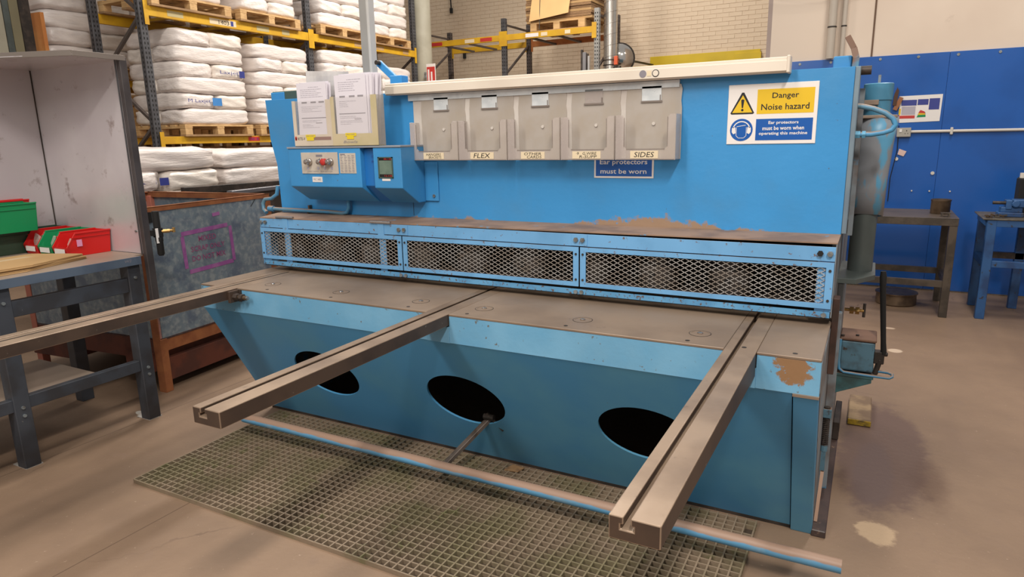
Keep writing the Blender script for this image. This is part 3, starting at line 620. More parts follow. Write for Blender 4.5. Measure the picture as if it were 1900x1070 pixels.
P('bent_strap', MB().add([], []).bar((-0.005, 0.695, 1.66), (-0.001, 0.695, 1.745), 0.022, 0.006, up=(0, 1, 0)).bar((-0.001, 0.695, 1.743), (-0.012, 0.70, 1.78), 0.021, 0.006, up=(0, 1, 0)).bar((-0.012, 0.70, 1.779), (-0.036, 0.70, 1.822), 0.020, 0.006, up=(0, 1, 0)), mat('two_tone_strap', (88, 142, 172), (120, 92, 76), 6, 0.45, 0.55, rough=0.5), 0.001)
P('pin', MB().cyl((0.012, 0.72, 1.70), (0.052, 0.72, 1.70), 0.016, 16), DARK, smooth=True)
loop = [(0.0, 0.70, 1.575), (0.03, 0.70, 1.572), (0.07, 0.70, 1.562), (0.11, 0.70, 1.545), (0.136, 0.70, 1.525), (0.146, 0.70, 1.503), (0.135, 0.70, 1.485), (0.11, 0.70, 1.476), (0.07, 0.70, 1.470), (0.03, 0.70, 1.470)]
sm_loop = []
for i in range(len(loop) - 1):
    for t in (0, 0.5): sm_loop.append(Vector(loop[i]).lerp(Vector(loop[i + 1]), t))
sm_loop.append(Vector(loop[-1]))
P('hydraulic_pipe', MB().tube(sm_loop, 0.0095, 12), PIPEB, smooth=True)
P('pipe_nut', MB().cyl((0.016, 0.70, 1.470), (0.034, 0.70, 1.470), 0.0145, 6).cyl((0.040, 0.70, 1.470), (0.052, 0.70, 1.470), 0.0145, 6), LBLUE)
# valve
P('valve', MB().cyl((0.03, 1.0, 0.728), (0.105, 1.0, 0.728), 0.007, 10).cyl((0.05, 1.0, 0.728), (0.066, 1.0, 0.728), 0.018, 6).cyl((0.072, 1.0, 0.728), (0.088, 1.0, 0.728), 0.018, 6), BRASS)
P('valve_handle', MB().tube([(0.106, 1.0, 0.70), (0.106, 1.0, 0.76)], 0.006, 8), DARK)
# hand pump with lever
pb = P('hand_pump', MB().box(0.028, 0.162, 0.99, 1.14, 0.455, 0.592), OLDB, 0.008, seg=2)
P('pump_lid', MB().box(0.024, 0.166, 0.985, 1.15, 0.592, 0.606), mat('rusty_pump_lid', (124, 92, 74), (104, 74, 58), 12, rough=0.65), 0.004, parent=pb)
P('pump_lid_screw', MB().cyl((0.033, 1.0, 0.606), (0.033, 1.0, 0.614), 0.007, 8).cyl((0.09, 1.03, 0.606), (0.09, 1.03, 0.612), 0.007, 8), DARK, parent=pb)
lv = P('pump_lever', MB().tube([(0.196, 1.0, 0.545), (0.190, 1.0, 0.60), (0.168, 1.0, 0.83), (0.165, 1.0, 0.88), (0.163, 1.0, 0.905)], [0.012, 0.0105, 0.0115, 0.0135, 0.010], 12), BLACK, smooth=True)
P('lever_pivot', MB().box(0.16, 0.20, 0.99, 1.03, 0.50, 0.555).cyl((0.16, 1.0, 0.545), (0.212, 1.0, 0.545), 0.010, 8).cyl((0.17, 1.0, 0.45), (0.185, 1.0, 0.52), 0.012, 8), DARK, 0.003)
P('pump_pipe', MB().tube([(0.026, 0.975, 0.60), (0.026, 0.975, 0.50), (0.030, 0.975, 0.465), (0.048, 0.972, 0.452), (0.10, 0.972, 0.450), (0.225, 0.972, 0.449), (0.236, 0.975, 0.456), (0.236, 0.985, 0.463), (0.22, 0.995, 0.466), (0.17, 1.0, 0.466)], 0.0065, 10), PIPEB, smooth=True)
P('pump_shelf', MB().box(0.022, 0.166, 0.97, 1.16, 0.432, 0.445).prism([(0.022, 0.972, 0.432), (0.160, 0.972, 0.432), (0.160, 0.972, 0.415), (0.022, 0.972, 0.35)], (0, 0.008, 0)), mat('green_blue_shelf_paint', (62, 100, 104), (52, 74, 74), 10, rough=0.5, dust=(96, 76, 62), dthr=(0.6, 1.0)), 0.001)
P('oily_box', MB().box(0.022, 0.05, 1.2, 1.5, 0.03, 0.12), DARK, 0.003)

# ================================================================== THINGS ON THE MACHINE
def holder(xa, xb, words, lw, label, silver=True):
    xm = (xa + xb) / 2; w_ = xb - xa
    h = thing('leaflet_holder', label, 'leaflet holder', (xm, 0.66, 1.384), 0, 'clear leaflet holders screwed in a row to the blue front panel')
    t = 0.003; yb = 0.655; yf = 0.578; zt = 1.688; zb = 1.384; zp = 1.565
    # back sheet with rounded shoulders and waist
    bx0, bx1 = xa + 0.022, xb - 0.004
    pts = [(bx0, yb, zb), (bx1, yb, zb), (bx1, yb, 1.59), (bx1 - 0.004, yb, 1.62), (bx1 + 0.0, yb, 1.665), (bx1 - 0.006, yb, 1.683), (bx1 - 0.02, yb, zt), (bx0 + 0.02, yb, zt), (bx0 + 0.006, yb, 1.683), (bx0, yb, 1.665), (bx0 - 0.004, yb, 1.62), (bx0 - 0.004, yb, 1.59)]
    obj('holder_back', MB().prism(pts, (0, t, 0)), PLX, h, 0.001)
    # front pocket: U shaped face, open window in the middle
    fx0, fx1 = xa, xb - 0.006; u0, u1 = fx0 + 0.038, fx1 - 0.034; zu = 1.428
    face = MB().prism([(fx0, yf, zb), (fx1, yf, zb), (fx1, yf, zp), (u1 + 0.008, yf, zp), (u1, yf, zp - 0.01), (u1, yf, zu + 0.012), (u1 - 0.012, yf, zu), (u0 + 0.012, yf, zu), (u0, yf, zu + 0.012), (u0, yf, zp - 0.01), (u0 - 0.008, yf, zp), (fx0, yf, zp)], (0, t, 0))
    obj('pocket_front', face, PLX2, h, 0.001)
    obj('pocket_side', MB().box(fx0, fx0 + t, yf + t, yb, zb, zp), PLX2, h); obj('pocket_side', MB().box(fx1 - t, fx1, yf + t, yb, zb, zp), PLX2, h)
    obj('pocket_floor', MB().box(fx0, fx1, yf, yb, zb, zb + t), PLX2, h)
    ed = MB().box(u0 + 0.01, u1 - 0.01, yf - 0.0015, yf, zu - 0.0015, zu + 0.001).box(fx0 + 0.004, fx1 - 0.004, yf - 0.001, yf, zb, zb + 0.003).box(u0 - 0.001, u0 + 0.001, yf - 0.0015, yf, zu + 0.01, zp - 0.01).box(u1 - 0.001, u1 + 0.001, yf - 0.0015, yf, zu + 0.01, zp - 0.01)
    obj('moulded_edge', ed, EDGE, h)
    obj('screw', MB().cyl((xm + 0.01, yb, 1.53), (xm + 0.01, yb - 0.004, 1.53), 0.007, 12), BACKB, h)
    cardm = SILV if silver else PLX2
    c_ = obj('label_window', MB().box(xm - 0.042, xm + 0.040, yb - 0.003, yb - 0.0005, 1.622, 1.680), cardm, h)
    obj('label_window_rim', MB().box(xm - 0.046, xm + 0.044, yb - 0.005, yb - 0.002, 1.616, 1.623).box(xm + 0.034, xm + 0.038, yb - 0.005, yb - 0.002, 1.623, 1.645), EDGE, h)
    lb = obj('paper_label', MB().box(xm - lw / 2 - 0.005, xm + lw / 2 - 0.005, yf - 0.001, yf, 1.390, 1.421), LABEL, h, label='cream paper label with handwriting')
    n = len(words)
    for i, s in enumerate(words):
        hh = 0.021 if n == 1 else 0.0115; z0 = 1.395 if n == 1 else (1.4062 if i == 0 else 1.3925)
        text(s, (xm - 0.005 + (0.008 * i if n > 1 else 0), yf - 0.0011, z0), X, Z, hh, INK, h, width=lw * (0.72 if n == 1 else 0.72 - 0.1 * i), align='CENTER', shear=0.15)
    return h
PLX = mat('clear_moulded_plastic_back', (206, 196, 186), (194, 182, 168), 6, rough=0.2, alpha=0.62, coat=0.6, bump=0.06, bscale=8)
PLX2 = mat('clear_moulded_plastic_front', (206, 194, 188), (196, 184, 174), 6, rough=0.16, alpha=0.42, coat=0.8, bump=0.06, bscale=8)
EDGE = mat('smoky_plastic_edge', (142, 130, 122), rough=0.3, alpha=0.8)
P('holder_backing', MB().box(-1.965, -0.652, 0.6585, 0.6645, 1.388, 1.698), BACKB)
edges = [-1.935, -1.655, -1.392, -1.128, -0.878, -0.618]
holder(edges[0], edges[1], ['HANGERS', 'BRACKETS'], 0.118, 'first clear leaflet holder from the left, its handwritten label reading hangers brackets')
holder(edges[1], edges[2], ['FLEX'], 0.125, 'clear leaflet holder with the handwritten label FLEX, second from the left')
holder(edges[2], edges[3], ['OTHER', 'CARDS'], 0.118, 'clear leaflet holder with the handwritten label OTHER CARDS, in the middle of the row')
holder(edges[3], edges[4], ['·9   G.WIRE', 'R-SUPP'], 0.130, 'fourth clear leaflet holder with empty label window and two-line handwritten label', silver=False)
holder(edges[4], edges[5], ['SIDES'], 0.118, 'rightmost clear leaflet holder with the handwritten label SIDES')

# document holders with papers on the control box
def docs(xa, xb, yf, zb, zt, face, label, extra=False):
    t = 0.003; yb = yf + 0.055
    h = thing('document_holder', label, 'document holder', ((xa + xb) / 2, yf + 0.03, zb), 0)
    u0, u1 = xa + 0.022, xb - 0.035
    obj('holder_front', MB().box(xa, xb, yf, yf + t, zb, zb + 0.06).box(xa, u0, yf, yf + t, zb + 0.06, zt).box(u1, xb, yf, yf + t, zb + 0.06, zt), face, h)
    obj('holder_front_film', MB().box(u0, u1, yf + 0.0005, yf + 0.0015, zb + 0.06, zt), mat('clear_film', (220, 214, 210), rough=0.15, alpha=0.12, coat=0.4), h)
    obj('holder_side', MB().box(xa, xa + t, yf + t, yb, zb, zt), HSIDE, h); obj('holder_side', MB().box(xb - t, xb, yf + t, yb, zb, zt), HSIDE, h)
    obj('holder_back', MB().box(xa, xb, yb, yb + t, zb, zt + (0.09 if extra else 0.02)), HSIDE, h); obj('holder_floor', MB().box(xa, xb, yf, yb, zb, zb + t), face, h)
    return h, u0, u1
def form(p, x0, x1, z0, z1, y):
    w_ = x1 - x0; h_ = z1 - z0; g = MB(); l = MB()
    for a in (0.14, 0.45, 0.72): g.box(x0 + a * w_, x0 + (a + 0.18) * w_, y - 0.0004, y, z0 + 0.62 * h_, z0 + 0.65 * h_)
    g.box(x0 + 0.1 * w_, x0 + 0.94 * w_, y - 0.0004, y, z0 + 0.335 * h_, z0 + 0.35 * h_); g.box(x0 + 0.58 * w_, x0 + 0.8 * w_, y - 0.0004, y, z0 + 0.24 * h_, z0 + 0.252 * h_)
    for k, zz in enumerate((0.91, 0.87, 0.835, 0.80, 0.765, 0.73, 0.55, 0.52, 0.49, 0.46, 0.29, 0.265, 0.215, 0.19, 0.16)):
        a = 0.12 if k not in (0,) else 0.4; e = 0.35 + 0.5 * random.random() if k > 5 else 0.55 + 0.35 * random.random()
        xx = a
        while xx < e:
            q = min(e, xx + 0.03 + 0.09 * random.random()); l.box(x0 + xx * w_, x0 + q * w_, y - 0.0004, y, z0 + zz * h_, z0 + (zz + 0.009) * h_); xx = q + 0.015
    obj('printed_bars', g, GREYINK, p); obj('printed_lines', l, LIGHTINK, p)
h1, u0, u1 = docs(-2.602, -2.338, 0.475, 1.460, 1.690, mat('cream_holder_front', (214, 200, 182), (200, 186, 168), 6, rough=0.35), 'left cream document holder with a red house mark, standing on the control box')
s1 = thing('paper_sheaf', 'sheaf of white printed forms standing in the left document holder', 'papers', (-2.47, 0.49, 1.463), 0, 'printed forms in the document holders')
for k in range(7):
    dx = random.uniform(-0.006, 0.006); a = random.uniform(-0.01, 0.02)
    zz = 1.772 - random.random() * 0.008 + (0.01 if k == 6 else 0)
    obj('sheet', MB().prism([(-2.572 + dx, 0.484 + k * 0.005, 1.466), (-2.372 + dx, 0.484 + k * 0.005, 1.466), (-2.372 + dx + a, 0.484 + k * 0.005, zz), (-2.572 + dx + a, 0.484 + k * 0.005, zz)], (0, 0.0006, 0)), PAPER, s1)
obj('front_form', MB().box(-2.566, -2.366, 0.4815, 0.4822, 1.512, 1.776), PAPER, s1); form(s1, -2.566, -2.366, 1.512, 1.776, 0.4815)
rr = obj('brand_strip', MB().box(-2.594, -2.588, 0.4742, 0.475, 1.492, 1.505).prism([(-2.599, 0.4742, 1.505), (-2.583, 0.4742, 1.505), (-2.591, 0.4742, 1.514)], (0, 0.0005, 0)).box(-2.597, -2.585, 0.4742, 0.475, 1.492, 1.505), PRED, h1)
text('RITE-V', (-2.579, 0.4748, 1.4925), X, Z, 0.0145, INK, h1, width=0.052)
obj('brand_strip', MB().box(-2.488, -2.350, 0.4742, 0.475, 1.492, 1.508), mat('brown_print', (150, 120, 112), rough=0.6), h1)
obj('yellow_label', MB().box(-2.520, -2.455, 0.473, 0.4738, 1.505, 1.520).box(-2.515, -2.466, 0.473, 0.4738, 1.490, 1.505), YLAB, h1)
text('RMA 5 SHEET', (-2.4875, 0.473, 1.510), X, Z, 0.006, GREYINK, h1, width=0.055, align='CENTER')
h2, u0, u1 = docs(-2.335, -2.045, 0.470, 1.460, 1.700, HCLR, 'yellowed clear document holder standing on the control box, right of the two', extra=True)
s2 = thing('paper_sheaf', 'taller sheaf of white printed forms standing in the right document holder', 'papers', (-2.19, 0.49, 1.463), 0, 'printed forms in the document holders')
for k in range(10):
    dx = random.uniform(-0.004, 0.012) + k * 0.0035; a = random.uniform(0.0, 0.03)
    zz = 1.806 - random.random() * 0.010
    yy = 0.482 + k * 0.0042
    obj('sheet', MB().prism([(-2.300 + dx, yy, 1.466), (-2.100 + dx, yy, 1.466), (-2.100 + dx + a, yy, zz), (-2.300 + dx + a, yy, zz)], (0, 0.0006, 0)), PAPER, s2)
obj('front_form', MB().box(-2.306, -2.108, 0.4775, 0.4782, 1.520, 1.800), PAPER, s2); form(s2, -2.306, -2.108, 1.520, 1.800, 0.4775)
obj('yellow_label', MB().box(-2.248, -2.180, 0.468, 0.4695, 1.508, 1.523).box(-2.240, -2.196, 0.468, 0.4695, 1.493, 1.508), YLAB, h2)
text('RMA 5 SHEET', (-2.214, 0.468, 1.513), X, Z, 0.006, GREYINK, h2, width=0.055, align='CENTER')
text('Bowls', (-2.265, 0.4698, 1.474), X, Z, 0.012, GREYINK, h2, width=0.09, shear=0.2)
ls = thing('loose_sheet', 'crumpled translucent sheet leaning behind the two document holders', 'paper', (-2.4, 0.56, 1.46))
lsm = MB(); nn = 12
for i in range(nn + 1):
    for j in range(nn + 1):
        u, v = i / nn, j / nn; lsm.v.append((-2.555 + u * 0.27 - (1 - v) * 0.0 + v * (-0.02 if u < .5 else 0.0), 0.545 + 0.004 * math.sin(u * 9 + v * 7) + v * 0.02, 1.55 + v * (0.295 - 0.02 * u)))
for i in range(nn):
    for j in range(nn): a = i * (nn + 1) + j; lsm.f.append((a, a + 1, a + nn + 2, a + nn + 1))
lo_ = obj('sheet', lsm, mat('translucent_polythene', (214, 210, 208), (196, 194, 196), 7, rough=0.3, coat=0.4, alpha=0.92), ls); lo_.modifiers.new('t', 'SOLIDIFY').thickness = 0.001

# signs
def ring2(c, r0, r1, a0, a1, y, n=20):
    mb = MB(); pts = []
    for k in range(n + 1):
        t = math.radians(a0 + (a1 - a0) * k / n); pts.append((c[0] + r1 * math.cos(t), y, c[1] + r1 * math.sin(t)))
    for k in range(n, -1, -1):
        t = math.radians(a0 + (a1 - a0) * k / n); pts.append((c[0] + r0 * math.cos(t), y, c[1] + r0 * math.sin(t)))
    vs = pts; m_ = n + 1; fs = [(k, k + 1, 2 * m_ - 2 - k, 2 * m_ - 1 - k) for k in range(n)]
    mb.add(vs, fs); return mb
sg = thing('safety_sign', 'white sign with warning triangle reading Danger Noise hazard at the right of the blue panel', 'sign', (-0.278, 0.664, 1.44))
yS = 0.6615
obj('sign_plate', MB().box(-0.441, -0.115, yS, 0.6645, 1.441, 1.668), WHITE, sg, 0.001)
yw = obj('yellow_field', MB().box(-0.332, -0.128, yS - 0.0006, yS, 1.555, 1.647), YEL, sg)
text('Danger', (-0.230, yS - 0.0006, 1.606), X, Z, 0.027, INK, sg, width=0.095, align='CENTER', bold=0.012)
text('Noise hazard', (-0.230, yS - 0.0006, 1.569), X, Z, 0.023, INK, sg, width=0.172, align='CENTER', bold=0.012)
obj('blue_field', MB().box(-0.332, -0.128, yS - 0.0006, yS, 1.455, 1.536), SBLUE, sg)
for s, z, ww in (('Ear protectors', 1.5125, 0.108), ('must be worn when', 1.493, 0.150), ('operating this machine', 1.472, 0.175)):
    text(s, (-0.232, yS - 0.0006, z), X, Z, 0.015, WHITE, sg, width=ww, align='CENTER', bold=0.02)
tc_ = -0.386
obj('triangle_border', MB().prism([(tc_ - 0.045, yS - 0.0006, 1.560), (tc_ - 0.040, yS - 0.0006, 1.556), (tc_ + 0.040, yS - 0.0006, 1.556), (tc_ + 0.045, yS - 0.0006, 1.560), (tc_ + 0.004, yS - 0.0006, 1.638), (tc_ - 0.004, yS - 0.0006, 1.638)], (0, 0.0005, 0)), INK, sg)
obj('triangle_field', MB().prism([(tc_ - 0.038, yS - 0.0012, 1.562), (tc_ + 0.038, yS - 0.0012, 1.562), (tc_, yS - 0.0012, 1.628)], (0, 0.0005, 0)), YEL, sg)
obj('exclamation_mark', MB().prism([(tc_ - 0.006, yS - 0.0018, 1.610), (tc_ - 0.0025, yS - 0.0018, 1.580), (tc_ + 0.0025, yS - 0.0018, 1.580), (tc_ + 0.006, yS - 0.0018, 1.610), (tc_, yS - 0.0018, 1.613)], (0, 0.0005, 0)).cyl((tc_, yS - 0.0013, 1.572), (tc_, yS - 0.0018, 1.572), 0.0048, 14), INK, sg)
cc = (-0.386, 1.496)
obj('blue_disc', MB().cyl((cc[0], yS, cc[1]), (cc[0], yS - 0.0006, cc[1]), 0.043, 36), SBLUE, sg)
obj('head_symbol', ring2(cc, 0.030, 0.034, 15, 165, yS - 0.0009, 20).prism([(cc[0] - 0.036, yS - 0.0009, cc[1] + 0.006), (cc[0] - 0.032, yS - 0.0009, cc[1] + 0.012), (cc[0] - 0.023, yS - 0.0009, cc[1] + 0.010), (cc[0] - 0.021, yS - 0.0009, cc[1] - 0.012), (cc[0] - 0.030, yS - 0.0009, cc[1] - 0.016), (cc[0] - 0.036, yS - 0.0009, cc[1] - 0.008)], (0, 0.0003, 0)).prism([(cc[0] + 0.036, yS - 0.0009, cc[1] + 0.006), (cc[0] + 0.036, yS - 0.0009, cc[1] - 0.008), (cc[0] + 0.030, yS - 0.0009, cc[1] - 0.016), (cc[0] + 0.021, yS - 0.0009, cc[1] - 0.012), (cc[0] + 0.023, yS - 0.0009, cc[1] + 0.010), (cc[0] + 0.032, yS - 0.0009, cc[1] + 0.012)], (0, 0.0003, 0)).bar((cc[0] - 0.018, yS - 0.0009, cc[1] + 0.013), (cc[0] + 0.016, yS - 0.0009, cc[1] + 0.018), 0.0005, 0.002).bar((cc[0] - 0.019, yS - 0.0009, cc[1] + 0.010), (cc[0] - 0.019, yS - 0.0009, cc[1] - 0.022), 0.0018, 0.0005, up=(0, 1, 0)).bar((cc[0] + 0.019, yS - 0.0009, cc[1] + 0.010), (cc[0] + 0.019, yS - 0.0009, cc[1] - 0.022), 0.0018, 0.0005, up=(0, 1, 0)).bar((cc[0] - 0.019, yS - 0.0009, cc[1] - 0.022), (cc[0] - 0.010, yS - 0.0009, cc[1] - 0.031), 0.0018, 0.0005, up=(0, 1, 0)).bar((cc[0] + 0.019, yS - 0.0009, cc[1] - 0.022), (cc[0] + 0.010, yS - 0.0009, cc[1] - 0.031), 0.0018, 0.0005, up=(0, 1, 0)).bar((cc[0] - 0.010, yS - 0.0009, cc[1] - 0.031), (cc[0] + 0.010, yS - 0.0009, cc[1] - 0.031), 0.0018, 0.0005, up=(0, 1, 0)), WHITE, sg)
s2g = thing('safety_sign', 'small blue sign reading Ear protectors must be worn, half hidden below the leaflet holders', 'sign', (-0.868, 0.664, 1.303))
obj('sign_plate', MB().box(-1.004, -0.735, 0.662, 0.6643, 1.303, 1.43), WHITE, s2g, 0.001)
obj('blue_field', MB().box(-0.996, -0.743, 0.6614, 0.662, 1.311, 1.425), SBLUE, s2g, 0.0)
text('must be worn', (-0.870, 0.6614, 1.322), X, Z, 0.021, WHITE, s2g, width=0.208, align='CENTER', bold=0.012)
text('Ear protectors', (-0.870, 0.6614, 1.356), X, Z, 0.027, WHITE, s2g, width=0.214, align='CENTER', bold=0.012)

# ================================================================== FLOOR MAT
mm_ = MB(); x0, x1, y0, y1 = -2.735, -0.19, -0.545, 0.325; px_, py_ = 0.0363, 0.0318
nx = int((x1 - x0) / px_); ny = int((y1 - y0) / py_)
for i in range(nx + 1):
    x = x0 + i * px_; ya = y0 + random.choice((0, 0, 0.0, 0.004)); 
    mm_.box(x - 0.003, x + 0.003, ya, y1, 0.0, 0.020)
for j in range(ny + 1):
    y = y0 + j * py_; 
    if y > y1: break
    xe = x1 - random.choice((0, 0.0, px_, 0, 2 * px_)) if j % 3 else x1
    mm_.box(x0, xe, y - 0.003, y + 0.003, 0.0, 0.0185)
mo = obj('floor_mat', mm_, MATM); recentre(mo); obj('backing_sheet', MB().box(x0, x1 - 0.01, y0, y1, 0.0, 0.002), mat('dark_brown_backing', (72, 58, 46), (58, 48, 36), 5, rough=0.8), mo); tag(mo, 'worn brown plastic lattice duckboard mat lying on the floor in front of the machine', 'mat')  # thin dark brown sheet under the lattice, darkens its gaps
db = thing('debris_scrap', 'small tan scrap of board lying on the lattice mat by the chute panel', 'scrap', (-1.23, 0.28, 0.017))
obj('scrap', MB().prism([(-1.27, 0.255, 0.017), (-1.205, 0.262, 0.017), (-1.195, 0.31, 0.017), (-1.255, 0.315, 0.017)], (0, 0, 0.005)), CARDE, db)
wb_ = thing('timber_block', 'short worn timber block with a yellow painted edge on the oily floor by the machine', 'block', (0.135, 1.67, 0))
obj('block', MB().box(0.082, 0.190, 1.50, 1.86, 0, 0.035), mat('grimy_timber', (148, 124, 94), (112, 90, 70), 8, rough=0.7, bump=0.2), wb_, 0.004)
obj('yellow_edge', MB().box(0.083, 0.189, 1.493, 1.5, 0.004, 0.03), mat('worn_yellow_edge', (170, 140, 36), (90, 74, 40), 26, rough=0.6), wb_)

# ================================================================== BENCH, HOOD AND WHAT STANDS ON IT
BX0, BX1 = -4.155, -3.31; BZ = 0.91
bn = thing('work_bench', 'dark grey steel work bench with pale top at the left, its legs bolted', 'bench', (-3.67, -0.9, 0))
obj('bench_top', MB().box(BX0, BX1, -2.2, 0.0, BZ - 0.012, BZ).box(BX0, BX1 - 0.06, 0.0, 0.055, BZ - 0.012, BZ), BENCHT, bn, 0.001)
lp = obj('front_lip', MB().box(BX1, BX1 + 0.006, -2.2, 0.0, BZ - 0.042, BZ + 0.001), BLIP, bn, 0.001)
text('W2', (BX1 + 0.0065, -0.09, BZ - 0.022), (0, 1, 0), Z, 0.014, GREYINK, bn, width=0.035, shear=0.2)
for ly in (-0.695, -0.07, -1.75):
    obj('leg', MB().box(-3.395, -3.325, ly, ly + 0.07, 0, BZ - 0.03), BLEG, bn, 0.003)
    obj('foot_plate', MB().box(-3.44, -3.325, ly, ly + 0.075, 0, 0.004), mat('pale_foot_plate', (176, 172, 166), rough=0.5), bn)
    for zz in (0.80, 0.30, 0.26): obj('bolt', MB().cyl((-3.325, ly + 0.035, zz), (-3.318, ly + 0.035, zz), 0.008, 8), BOLT, bn)
for ly in (-0.07, -1.75): obj('leg', MB().box(-4.02, -3.95, ly, ly + 0.07, 0, BZ - 0.03), BLEG, bn, 0.003)
obj('apron_rail', MB().box(-3.375, -3.335, -0.625, -0.07, 0.725, 0.80), BLEG, bn, 0.002)
obj('lower_rail', MB().box(-3.375, -3.335, -0.625, -0.07, 0.285, 0.345), BLEG, bn, 0.002)
obj('apron_rail', MB().box(-3.375, -3.335, -1.7, -0.69, 0.725, 0.80), BLEG, bn, 0.002)
obj('lower_rail', MB().box(-3.375, -3.335, -1.7, -0.69, 0.285, 0.345), BLEG, bn, 0.002)
obj('lower_shelf', MB().box(-4.0, -3.385, -2.0, -0.235, 0.300, 0.312), BENCHT, bn, 0.001)
# hood
HZ = 1.905
hd = thing('sheet_metal_booth', 'tall galvanised sheet metal booth standing at the end of the work bench', 'booth', (-3.67, 0.03, 0))
obj('post', MB().box(-3.315, -3.285, 0.022, 0.060, 0.60, HZ + 0.01), mat('booth_post_steel', (86, 80, 80), (70, 64, 64), 6, rough=0.45, metal=0.4), hd, 0.002)
obj('post_flange', MB().box(-3.325, -3.315, 0.018, 0.022, BZ + 0.005, HZ), RGREY, hd)
obj('end_panel', MB().box(-4.2, -3.316, 0.057, 0.060, BZ + 0.002, HZ), GALV, hd)
obj('back_panel', MB().box(-4.163, -4.16, -2.3, 0.060, BZ + 0.002, HZ), GALV, hd)
can = [(-4.163, 0.06, HZ), (-3.29, 0.06, HZ), (-3.27, -0.215, HZ), (-3.60, -0.335, HZ), (-4.163, -0.53, HZ)]
obj('canopy', MB().prism(can, (0, 0, 0.003)), GALV, hd)
obj('canopy_edge', MB().bar((-3.288, 0.055, HZ + 0.008), (-3.272, -0.215, HZ + 0.008), 0.006, 0.026).bar((-3.272, -0.215, HZ + 0.008), (-4.163, -0.53, HZ + 0.008), 0.006, 0.026), mat('booth_edge_steel', (134, 124, 116), rough=0.4, metal=0.4), hd, 0.001)
for x, z in ((-3.40, 1.032), (-3.33, 1.028), (-3.325, 0.965)): obj('screw', MB().cyl((x, 0.058, z), (x, 0.050, z), 0.006, 8), BOLT, hd)
obj('panel_seam', MB().box(-4.16, -4.156, 0.052, 0.057, BZ + 0.002, HZ), DARK, hd)
# air filter on the post
af = thing('air_regulator', 'small black air filter regulator with brass fitting fixed behind the booth post', 'regulator', (-3.30, 0.07, 0.89))
obj('bowl', MB().lathe((-3.275, 0.098, 0.90), [(0.012, 0), (0.018, 0.01), (0.018, 0.075), (0.02, 0.08), (0.02, 0.10)], 16), BLACK, af, smooth=True)
obj('regulator_body', MB().box(-3.295, -3.262, 0.078, 0.118, 1.0, 1.05).cyl((-3.28, 0.098, 1.05), (-3.28, 0.098, 1.14), 0.018, 14), BLACK, af, 0.002)
obj('regulator_bracket', MB().box(-3.30, -3.27, 0.060, 0.082, 1.01, 1.04), BLACK, af)
obj('side_label', MB().box(-3.262, -3.261, 0.073, 0.089, 0.97, 1.05), WHITE, af)
obj('fitting', MB().cyl((-3.27, 0.113, 1.03), (-3.25, 0.148, 1.03), 0.010, 10).cyl((-3.25, 0.148, 1.03), (-3.245, 0.163, 1.03), 0.007, 10).cyl((-3.245, 0.168, 1.02), (-3.245, 0.168, 1.045), 0.008, 10), BRASS, af)
